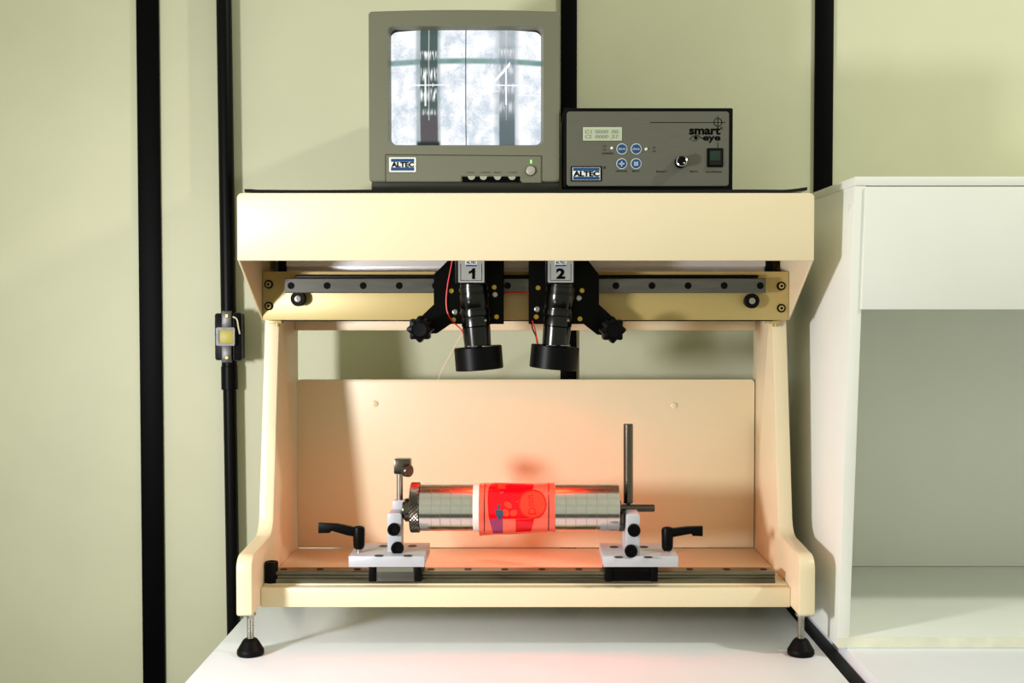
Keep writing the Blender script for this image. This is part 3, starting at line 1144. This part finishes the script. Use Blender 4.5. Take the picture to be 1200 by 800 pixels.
def camera_head(num, label, plate, body, tagbox, axis_top, axis_mid, axis_bot, ring_r, knob, brass, silver, slider):
    t = thing('inspection_camera', W(axis_bot[0], axis_bot[1], 0.08), label, 'camera', 'black cameras hanging from the upper rail')
    PYF = 0.106
    bm = N()
    prism(bm, ppoly(plate, PYF), 'xz', PYF, PYF + 0.012, 0.0008, 1)
    finish('mount_plate', bm, 'black_metal', t)
    bm = N()
    z0, z1 = W(616, 350, 0.118).z, W(616, 318, 0.118).z
    bx(bm, W(slider[0], 330, 0.118).x, W(slider[1], 330, 0.118).x, 0.1182, 0.1216, z0, z1, 0.0006)
    finish('slider', bm, 'black_metal', t)
    bm = N()
    a, b = W(body[0], 333, 0.062), W(body[1], 300, 0.062)
    bx(bm, a.x, b.x, 0.062, 0.1058, a.z, 0.535, 0.0012)
    bd = finish('camera_body', bm, 'black_metal', t)
    bm = N()
    prism(bm, prrect(tagbox[0], tagbox[1], 290, 331, 0.0612, 1.0, 2), 'xz', 0.0612, 0.0620)
    tg = finish('number_tag', bm, 'tag_grey', t)
    for x0, x1, y0, y1 in ((tagbox[0] + 3, tagbox[1] - 3, 328.2, 328.8), (tagbox[0] + 2.6, tagbox[0] + 3.2, 309, 328.8), (tagbox[1] - 3.2, tagbox[1] - 2.6, 309, 328.8)):
        bm = N()
        pbox(bm, x0, x1, y0, y1, 0.0610, 0.0612)
        finish('tag_line', bm, 'ink', tg)
    mx = (tagbox[0] + tagbox[1]) / 2
    if num == 1:
        q = mx + 1.5
        bm = N()
        prism(bm, ppoly([(q - 0.6, 326.8), (q + 2.9, 326.8), (q + 2.9, 314.2), (q + 0.2, 314.2), (q - 1.4, 316.6), (q - 4.4, 318.0), (q - 4.4, 321.0), (q - 0.6, 319.4)], 0.0608), 'xz', 0.0608, 0.0610)
        finish('tag_lettering', bm, 'ink', tg)
    else:
        lettering('tag_lettering', str(num), mx, 320.5, 12.5, 0.0608, 'ink', tg, 10.5, 0.05)
    bm = N(); pbox(bm, mx - 7, mx + 7, 299, 312, 0.0609, 0.0612); lg = finish('tag_logo', bm, 'white_print', tg)
    for y0, y1 in ((299, 304), (310, 312)):
        bm = N(); pbox(bm, mx - 6.6, mx + 6.6, y0, y1, 0.0607, 0.0609); finish('blue_band', bm, 'blue_print', tg)
    lettering('tag_lettering', 'ALTEC', mx, 307.4, 3.4, 0.0606, 'ink', tg, 12, 0.03)
    # lens: upper barrel, lower barrel
    A, B, C = W(axis_top[0], axis_top[1], 0.080), W(axis_mid[0], axis_mid[1], 0.080), W(axis_bot[0], axis_bot[1], 0.080)
    d = (C - A).normalized()
    L1 = (B - A).length
    LC = (C - A).length
    bm = N()
    r = 0.0178
    lathe(bm, [(0, -0.006), (r * .95, -0.006), (r * .95, 0.003), (r, 0.0035), (r, 0.010), (r * .97, 0.0105), (r * .97, 0.012), (r * 1.02, 0.0125), (r * 1.02, L1 - 0.012),
               (r * .98, L1 - 0.011), (r * .98, L1 - 0.008), (r * 1.04, L1 - 0.0075), (r * 1.04, L1 - 0.001), (r * 0.9, L1), (0, L1)], A, d, 48)
    finish('lens_barrel', bm, 'black_gloss', t)
    bm = N()
    lathe(bm, [(0, L1), (r * .96, L1), (r * 1.0, L1 + 0.004), (r * 1.0, L1 + 0.012), (r * .93, L1 + 0.0125), (r * .98, L1 + 0.0135), (r * .93, LC), (0, LC)], A, d, 48)
    finish('focus_ring', bm, 'black_gloss', t)
    # ring lamp
    h = 0.0285
    bm = N()
    lathe(bm, [(r * .9, 0.0006), (ring_r - 0.001, 0), (ring_r, 0.001), (ring_r, h - 0.0008), (ring_r - 0.0008, h), (ring_r - 0.004, h), (ring_r - 0.004, h - 0.0145), (0.008, h - 0.0145),
               (0.008, 0.002), (r * .9, 0.002)], C, d, 64)
    rg = finish('ring_lamp', bm, 'black_plastic', t)
    bm = N()
    lathe(bm, [(ring_r - 0.0045, h - 0.0140), (0.0085, h - 0.0140)], C, d, 48)
    finish('red_led_ring', bm, 'red_led', rg)
    for k in range(2):
        ang = 0.7 if k else 2.3
        _, uu, ww = basis(d)
        p = A + d * (LC - 0.0012) + (uu * math.cos(ang) + ww * math.sin(ang)) * 0.0
        pp = C + Vector(((-0.006 if k else 0.012), -0.014, 0.0012))
        bm = N()
        bx(bm, pp.x - 0.006, pp.x + 0.006, pp.y - 0.003, pp.y + 0.004, pp.z - 0.0010, pp.z + 0.0002, 0.0003)
        finish('adapter_screw', bm, 'steel', rg)
    pp = A + d * 0.022 + Vector((-0.006, -0.0178, 0))
    bm = N(); lathe(bm, [(0.0016, 0), (0.0014, 0.002), (0, 0.0022)], pp, (0, -1, 0), 12); finish('set_screw', bm, 'steel', t)
    pp = A + d * (L1 + 0.005) + Vector((0.0115, -0.0135, 0))
    bm = N(); lathe(bm, [(0.0018, 0), (0.0015, 0.002), (0, 0.0022)], pp, (0.5, -0.8, 0), 12); finish('set_screw', bm, 'steel', t)
    # lobed clamp knob
    c = W(knob[0], knob[1], 0.082)
    bm = N()
    n = 96
    prof = [(0.0, 0.000), (0.72, 0.000), (0.96, 0.0025), (1.0, 0.006), (1.0, 0.014), (0.94, 0.0175), (0.62, 0.019), (0.58, 0.0172), (0, 0.0168)]
    d2 = Vector((-0.10 if num == 1 else 0.10, -1, -0.06)).normalized()
    _, uu, ww = basis(d2)
    rings = []
    for rr, tt in prof:
        if rr == 0:
            rings.append([bm.verts.new(c + d2 * tt)])
            continue
        ring = []
        for k in range(n):
            th = 2 * math.pi * k / n
            rad = 0.0150 + 0.0016 * math.cos(8 * th) * (1 if rr > 0.7 else 0)
            ring.append(bm.verts.new(c + d2 * tt + (uu * math.cos(th) + ww * math.sin(th)) * rad * rr))
        rings.append(ring)
    for a, b in zip(rings, rings[1:]):
        for k in range(n):
            k2 = (k + 1) % n
            if len(a) == 1:
                bm.faces.new((a[0], b[k], b[k2]))
            elif len(b) == 1:
                bm.faces.new((a[k], b[0], a[k2]))
            else:
                bm.faces.new((a[k], b[k], b[k2], a[k2]))
    kb = finish('clamp_knob', bm, 'black_plastic', t)
    bm = N()
    cyl(bm, c - d2 * 0.0, c - d2 * 0.026, 0.006, 16)
    finish('knob_stem', bm, 'black_metal', kb)
    for px, py in brass:
        socket_screw(px, py, PYF, 0.0032, 'brass', t)
    for px, py in silver:
        socket_screw(px, py, PYF, 0.0038, 'steel', t)
    return t


cam1 = camera_head(1, 'black camera with the tag reading one, nearer the monitor side, hanging under the hood',
                   [(524, 306), (508.3, 321.5), (508.3, 356.5), (488, 376), (488, 392), (512, 390.5), (527.7, 379.6), (590.3, 379.6), (590.3, 250), (524, 250)],
                   (533.5, 570.5), (537, 567.5), (554.3, 333), (556.2, 370.5), (560, 406), 0.0296, (494.3, 384.7),
                   [(529.3, 340.7), (531.8, 374.5), (582, 371), (579.3, 336.4)], [(533.6, 365.6), (579.7, 345)], (510, 588))
cam2 = camera_head(2, 'black camera with the tag reading two, below the controller box, hanging under the hood',
                   [(690, 306), (702, 321.5), (702, 356.5), (724, 377), (722, 394), (700, 392), (684, 379.6), (619.5, 379.6), (619.5, 250), (690, 250)],
                   (639, 674), (642, 672), (657.3, 333), (655.0, 370.5), (650.8, 405), 0.0299, (716, 385.5),
                   [(630.6, 337.1), (628.4, 371), (681.8, 340.3), (679.4, 373.4)], [(629.7, 362.1), (678, 349.2)], (622, 700))

# wires
bm = N()
tube(bm, [W(530, 296, 0.104), W(529.6, 307, 0.1035), W(524, 338, 0.1035), W(523.3, 360, 0.1035), W(528.5, 374, 0.1015), W(540, 385.5, 0.094), W(543.5, 392, 0.088)], 0.0009, 8)
o = finish('red_cable', bm, 'red_wire')
tag(o, 'thin red wire running down camera number 1', 'wire')
bm = N()
tube(bm, [W(588, 342.8, 0.1212), W(604, 342.6, 0.1212), W(622, 342.8, 0.1212)], 0.0010, 8)
o = finish('red_cable', bm, 'red_wire')
tag(o, 'short red wire stretched between the two black cameras', 'wire')
bm = N()
tube(bm, [W(624, 376, 0.1035), W(627, 386, 0.096), W(629, 396, 0.088), W(630.5, 403, 0.084)], 0.0009, 8)
o = finish('red_cable', bm, 'red_wire')
tag(o, 'red wire entering the ring lamp of camera number 2', 'wire')
bm = N()
tube(bm, [W(622.5, 377, 0.1035), W(624.5, 386, 0.097), W(628, 394, 0.090), W(629.5, 402, 0.086)], 0.0009, 8)
o = finish('black_cable', bm, 'black_rubber')
tag(o, 'black wire twisted beside the red one at camera number 2', 'wire')
bm = N()
tube(bm, [W(545, 386, 0.150), W(536, 401, 0.20), W(525, 421, 0.25), W(514, 444, 0.288), W(510, 470, 0.30)], 0.0009, 8)
o = finish('white_cable', bm, 'white_wire')
tag(o, 'thin off-white wire dropping behind the back panel left of camera number 1', 'wire')

# ------------------------------------------------------------------ carriages on the lower rail
RY = 0.075            # depth of rail and roll axis
RZ = W(600, 594.3, RY).z
RR = 0.0290


def lever(parent, hub_px, hub_y0, hub_y1, hub_Y, tip_px, tip_y, s):
    top, low = W(hub_px, hub_y0, hub_Y), W(hub_px, hub_y1, hub_Y)
    bm = N()
    h = top.z - low.z
    lathe(bm, [(0, 0), (0.0045, 0), (0.0062, 0.002), (0.0070, 0.005), (0.0074, h - 0.004), (0.0066, h - 0.001), (0.005, h), (0.0035, h), (0.003, h - 0.001), (0, h - 0.001)],
          (low.x, hub_Y, low.z), (0, 0, 1), 28)
    hub = finish('lever_hub', bm, 'black_plastic', parent)
    bm = N()
    tip = W(tip_px, tip_y, hub_Y - 0.006)
    # arm: slim neck then wide paddle, in the x-z plane
    zt = top.z - 0.002
    dx = tip.x - top.x
    poly = [(top.x, zt), (top.x + dx * 0.55, tip.z + 0.0055), (tip.x, tip.z + 0.0062), (tip.x, tip.z - 0.0060), (tip.x - dx * 0.28, tip.z - 0.0056), (tip.x - dx * 0.33, tip.z - 0.003),
            (top.x + dx * 0.3, zt - 0.0085), (top.x, zt - 0.011)]
    prism(bm, poly, 'xz', hub_Y - 0.0045, hub_Y + 0.0045, 0.0012, 2)
    finish('lever_arm', bm, 'black_plastic', hub)
    bm = N()
    cyl(bm, (low.x, hub_Y, PLZ1 - 0.001), (low.x, hub_Y, low.z + 0.001), 0.0036, 16)
    finish('lever_stud', bm, 'steel', hub)


PLZ0, PLZ1 = 0.1000, 0.1133


def carriage(label, px0, px1, blk, bracket, knobs, holes, by=0.062):
    a, b = W(px0, 660, 0.040).x, W(px1, 660, 0.040).x
    t = thing('rail_carriage', ((a + b) / 2, RY, lz1), label, 'carriage', 'aluminium carriages on the lower rail')
    bm = N(); bx(bm, a, b, 0.040, 0.122, PLZ0, PLZ1, 0.0007); finish('carriage_plate', bm, 'alu_plate', t)
    # bearing block straddling the rail
    c, d = W(blk[0], 675, 0.050).x, W(blk[1], 675, 0.050).x
    e = 0.009
    for x0, x1, nm in ((c, c + e, 'block_end'), (d - e, d, 'block_end')):
        bm = N()
        bx(bm, x0, x1, 0.050, 0.0620, 0.0795, PLZ0 - 0.0006, 0.0008)
        bx(bm, x0, x1, 0.088, 0.100, 0.0795, PLZ0 - 0.0006, 0.0008)
        bx(bm, x0, x1, 0.0615, 0.0885, lz1 + 0.0006, PLZ0 - 0.0006)
        finish(nm, bm, 'black_plastic', t)
    bm = N()
    bx(bm, c + e, d - e, 0.0515, 0.0618, 0.0800, PLZ0 - 0.0002, 0.0006)
    bx(bm, c + e, d - e, 0.0882, 0.099, 0.0800, PLZ0 - 0.0002, 0.0006)
    bx(bm, c + e, d - e, 0.0610, 0.089, lz1 + 0.0006, PLZ0 - 0.0002)
    finish('bearing_block', bm, 'black_metal' if 'right' in label else 'rail_dark', t)
    bm = N()
    bx(bm, c + e + 0.001, d - e - 0.001, 0.0500, 0.0513, 0.0920, PLZ0 - 0.0004)
    finish('block_strip', bm, 'steel' if 'left' in label else 'black_plastic', t)
    # upright
    u, v = W(bracket[0], 625, by), W(bracket[1], bracket[2], by)
    bm = N()
    prism(bm, fillet([(u.x, PLZ1), (v.x, PLZ1), (v.x, v.z), (u.x, v.z)], [0, 0, 0.003, 0.004]), 'xz', by, 0.0875, 0.0009)
    br = finish('upright', bm, 'alu_plate', t)
    for px, py in knobs:
        cc = W(px, py, by - 0.006)
        bm = N()
        lathe(bm, [(0, -0.006), (0.0076, -0.006), (0.0078, -0.005), (0.0078, 0.0), (0.0070, 0.001), (0.0046, 0.001), (0.0042, -0.001), (0, -0.001)], cc, (0, -1, 0), 28)
        finish('clamp_screw', bm, 'black_plastic', t)
    for hx, hy in holes:
        bm = N()
        lathe(bm, [(0.0056, 0), (0.0056, 0.0004), (0.0048, 0.0004), (0.0046, 0.00015), (0, 0.00015)], (hx, hy, PLZ1), (0, 0, 1), 24)
        finish('counterbore', bm, 'black_metal', t)
    return t


def hole_at(px, py):
    # the point of the plate top that the photograph shows at this pixel
    lo, hi = 0.0, 0.2
    for _ in range(40):
        m_ = (lo + hi) / 2
        if W(px, py, m_).z > PLZ1:
            lo = m_
        else:
            hi = m_
    return (W(px, py, lo).x, lo)


cl = carriage('aluminium carriage at the left end of the roll with short post', 408.5, 497.5, (432, 494), (454, 470.5, 601), ((461.3, 620.6), (465.5, 642.6)),
              [hole_at(*p) for p in ((449.5, 639.6), (444, 651), (483.5, 639.6), (478, 651))])
lever(cl, 420.7, 616.5, 643, 0.062, 372.5, 619.5, -1)
bm = N()
a, b = W(458, 600, 0.070), W(474, 589, 0.070)
prism(bm, fillet([(a.x, W(458, 612, 0.07).z), (b.x, W(458, 612, 0.07).z), (b.x, b.z), (a.x, b.z)], [0, 0, 0.002, 0.004]), 'xz', 0.0890, 0.100, 0.0008)
finish('rear_cheek', bm, 'alu_plate', cl)
bm = N()
cyl(bm, W(468.5, 592, 0.094), W(468.5, 553, 0.094), 0.0040, 20, 0.0004)
pst = finish('post', bm, 'steel', cl)
bm = N()
pbox(bm, 461.5, 481, 538.2, 555.6, 0.085, 0.103, 0.0016)
hd = finish('post_head', bm, 'dark_steel', cl)
bm = N()
c = W(477.5, 551, 0.080)
n = 40
lathe(bm, [(0, 0.0), (0.0070, 0.0)] + [(0.0078, 0.001), (0.0078, 0.007), (0.0070, 0.008), (0.004, 0.008), (0, 0.0076)], c - Vector((0.003, 0, 0)), (0.80, -0.6, 0), 36)
finish('thumb_screw', bm, 'dark_steel', hd)

cr = carriage('aluminium carriage at the right end of the roll with tall rod', 707, 795, (709, 771), (734, 750, 602), ((743.2, 621.6), (739.7, 646)),
              [hole_at(*p) for p in ((719.5, 640.8), (725, 652.8), (754.5, 640.8), (759.5, 652.8))], 0.046)
lever(cr, 782.0, 617.5, 645, 0.066, 824, 623, 1)
bm = N()
cyl(bm, W(736.2, 593, 0.094), W(736.2, 496.5, 0.094), 0.0060, 28, 0.0006)
finish('tall_rod', bm, 'dark_steel', cr)
bm = N()
cyl(bm, W(725.8, 595.2, 0.082), W(767, 595.2, 0.082), 0.0046, 24, 0.0005)
finish('cross_shaft', bm, 'dark_steel', cr)
bm = N()
zz = W(737, 602, 0.07).z
bx(bm, W(730, 600, 0.088).x, W(744, 600, 0.088).x, 0.0885, 0.101, PLZ1, W(737, 590, 0.088).z, 0.001)
finish('rod_clamp', bm, 'alu_plate', cr)

# ------------------------------------------------------------------ printing roll between the carriages
x_l, x_r = W(493, 594, RY).x, W(724.5, 594, RY).x
roll = thing('printing_roll', ((x_l + x_r) / 2, RY, RZ - RR), 'shiny segmented metal roll lying across the two carriages', 'roll')
XA = Vector((1, 0, 0))
cuts = [x_l] + [W(p, 594, RY - RR).x for p in (505, 515.5, 527.7, 540, 551.5, 564, 576, 588, 600, 612, 625, 638, 651, 663.3, 675, 687.5, 699.7, 712)] + [x_r]
for k in range(len(cuts) - 1):
    a, b = cuts[k], cuts[k + 1]
    bm = N()
    g = 0.00035
    rr = RR * (1.0 + 0.004 * math.sin(k * 2.3))
    lathe(bm, [(RR * 0.6, a), (rr - g, a), (rr, a + g), (rr, b - g), (rr - g, b), (RR * 0.6, b)], (0, RY, RZ), XA, 96)
    finish('roll_segment', bm, 'chrome', roll)
bm = N()
cyl(bm, (x_l - 0.016, RY, RZ), (x_r + 0.003, RY, RZ), 0.0085, 24)
finish('spindle', bm, 'dark_steel', roll)
# knurled collar
bm = N()
ca, cb = W(481.5, 594, RY).x, x_l - 0.0004
n, mrows = 240, 16
rings = []
for i in range(mrows + 1):
    x = ca + (cb - ca) * i / mrows
    ring = []
    for k in range(n):
        th = 2 * math.pi * k / n
        kn_ = math.cos(40 * th + i * 1.1) + 0.3 * math.cos(40 * th - i * 1.1)
        rad = 0.0304 + (0.0006 * kn_ if 0 < i < mrows else -0.0012)
        ring.append(bm.verts.new((x, RY + rad * math.cos(th), RZ + rad * math.sin(th))))
    rings.append(ring)
for a, b in zip(rings, rings[1:]):
    for k in range(n):
        bm.faces.new((a[k], b[k], b[(k + 1) % n], a[(k + 1) % n]))
bm.faces.new(rings[0]); bm.faces.new(rings[-1][::-1])
finish('knurled_collar', bm, 'dark_steel', roll)
# flange discs beside the collar and at the right end
bm = N()
lathe(bm, [(0, 0), (0.0135, 0), (0.0145, 0.001), (0.0145, 0.0066), (0, 0.0066)], (ca - 0.0072, RY, RZ - 0.003), XA, 40)
lathe(bm, [(0, 0), (0.0100, 0), (0.0105, 0.0008), (0.0105, 0.003), (0, 0.003)], (ca - 0.0098, RY, RZ - 0.003), XA, 40)
finish('flange', bm, 'dark_steel', roll)
bm = N()
lathe(bm, [(0, 0), (0.0125, 0), (0.0132, 0.001), (0.0132, 0.0055), (0.0120, 0.0066), (0, 0.0066)], (x_r + 0.0004, RY, RZ - 0.0165), XA, 40)
finish('flange', bm, 'dark_steel', roll)

# white paper tape on the roll
bm = N()
rt = RR + 0.0006
lathe(bm, [(RR + 0.0002, W(553.8, 594, RY - RR).x), (rt, W(553.9, 594, RY - RR).x), (rt, W(564, 594, RY - RR).x), (RR + 0.0002, W(564.1, 594, RY - RR).x)], (0, RY, RZ), XA, 96)
o = finish('paper_band', bm, 'paper_tape')
tag(o, 'white paper band around the metal roll at the edge of the red film', 'tape')

# printed red film around the roll
film = thing('printed_film', (W(605, 600, RY).x, RY, RZ - RR - 0.002), 'glossy red printed film sleeve wrapped around the metal roll', 'film')


def film_r(x, a, extra=0.0):
    """radius of the loose sleeve at length x and angle a (0 faces the camera, up positive)"""
    u = (x - FX0) / (FX1 - FX0)
    sag = max(0.0, -math.sin(a)) ** 2
    return RR + 0.0011 + sag * (0.0048 - 0.0040 * u) + 0.0003 * math.sin(7 * a + 9 * u) + extra


FX0, FX1 = W(561, 594, RY - RR).x, W(650.5, 594, RY - RR).x


def cylp(x, a, extra=0.0):
    r = film_r(x, a, extra)
    return Vector((x, RY - r * math.cos(a), RZ + r * math.sin(a)))


bm = N()
nx_, na = 14, 96
grid = [[bm.verts.new(cylp(FX0 + (FX1 - FX0) * i / nx_, 2 * math.pi * k / na)) for k in range(na)] for i in range(nx_ + 1)]
for i in range(nx_):
    for k in range(na):
        bm.faces.new((grid[i][k], grid[i + 1][k], grid[i + 1][(k + 1) % na], grid[i][(k + 1) % na]))
finish('film_sleeve', bm, 'film', film, smooth=80)


def ang_at(px, py):
    """angle on the sleeve that shows at this pixel"""
    best, ba_ = 1e9, 0
    for k in range(-85, 100):
        a = math.radians(k)
        p = cylp(W(px, 594, RY - RR).x, a)
        d = p.y - CAM_Y
        c_, s_ = math.cos(PITCH), math.sin(PITCH)
        # forward projection of p
        zz_ = p.z - CAM_Z
        fwd = d * c_ - zz_ * s_
        upv = zz_ * c_ + d * s_
        yy = 400 - F * upv / fwd
        if abs(yy - py) < best:
            best, ba_ = abs(yy - py), a
    return ba_


def film_patch(name, rows, m, extra, steps=10):
    """rows: (py, px_left, px_right) from top to bottom"""
    bm = N()
    prev_ = None
    fine = []
    for (r0, r1) in zip(rows, rows[1:]):
        for k in range(3):
            t_ = k / 3.0
            fine.append(tuple(r0[j] + (r1[j] - r0[j]) * t_ for j in range(3)))
    fine.append(rows[-1])
    for py, pl_, pr_ in fine:
        a = ang_at((pl_ + pr_) / 2, py)
        xl, xr = W(pl_, 594, RY - RR).x, W(pr_, 594, RY - RR).x
        cur = [bm.verts.new(cylp(xl + (xr - xl) * k / steps, a, extra)) for k in range(steps + 1)]
        if prev_:
            for k in range(steps):
                bm.faces.new((prev_[k], prev_[k + 1], cur[k + 1], cur[k]))
        prev_ = cur
    return finish(name, bm, m, film, smooth=80)


def ellipse_rows(cx, cy, rx, ry, n=14, tilt=0.0):
    out = []
    for k in range(n + 1):
        t_ = -1 + 2 * k / n
        w = rx * math.sqrt(max(0.0, 1 - t_ * t_))
        out.append((cy + ry * t_, cx + tilt * t_ - w, cx + tilt * t_ + w))
    return out


# pixel = 555 + x / 11.11, 560 + y / 11.11 of the enlarged crop
film_patch('film_print', [(565.7, 577, 624), (567, 575, 625.5), (570, 573, 625.5), (575, 571.8, 624), (585, 571.3, 622), (600, 572, 614), (607.8, 573, 626)], 'film_red', 0.00015)
film_patch('film_print', [(607.8, 573.2, 589.2), (613, 574.6, 589.2), (618, 576, 589.2), (624.6, 577.6, 589)], 'film_plum', 0.00015, 5)
film_patch('film_print', [(607.8, 604.2, 626), (613, 604.2, 625), (618, 604.2, 623.5), (622.8, 604.2, 622)], 'film_red', 0.00015, 5)
film_patch('film_print', [(566.3, 583, 592), (569, 583, 592), (572.6, 583, 592)], 'film_coral', 0.0003, 4)
film_patch('film_print', ellipse_rows(624.2, 590.8, 16.4, 17.6), 'film_rim', 0.0003)
film_patch('film_print', ellipse_rows(624.2, 590.8, 14.6, 15.8), 'film_coral', 0.00045)
for cx, cy, rx, ry, tl in ((595.3, 591.5, 4.2, 4.2, 2.0), (592.5, 600.5, 4.0, 4.6, 0.8), (602, 600.8, 4.0, 3.8, -0.6)):
    film_patch('film_print', ellipse_rows(cx, cy, rx, ry, 8, tl), 'film_coral', 0.0003, 6)
film_patch('film_print', [(597, 579, 588), (599, 580.5, 590), (603, 581, 589.8), (606.5, 583.5, 588.5), (608.5, 583.8, 587)], 'film_teal', 0.00035, 5)
film_patch('film_print', [(576, 587.4, 590), (577.4, 586, 589.6), (578.4, 585.6, 587)], 'film_teal', 0.00035, 3)
film_patch('film_print', [(590, 584.5, 586), (593, 583, 586), (596, 583.4, 585.6)], 'film_teal', 0.00035, 3)
for x0, x1 in ((566.9, 568.1), (642.4, 643.6)):
    film_patch('film_line', [(566.5, x0 + .5, x1 + .5), (575, x0, x1), (594, x0, x1), (612, x0, x1), (625 if x0 < 600 else 621, x0 - .3, x1 - .3)], 'film_dark', 0.0003, 2)
# mirrored word reading up the disc
vs, fs = text_mesh('Dizu', 0.0092, 0.0230, 0.012)
bm = N()
xc = W(623.5, 594, RY - RR).x
ac = ang_at(623.5, 591)
bv = [bm.verts.new(cylp(xc + v, ac + u / RR, 0.0006)) for u, v in vs]
for f in fs:
    try:
        bm.faces.new([bv[i] for i in f])
    except ValueError:
        pass
finish('film_lettering', bm, 'film_rim', film)
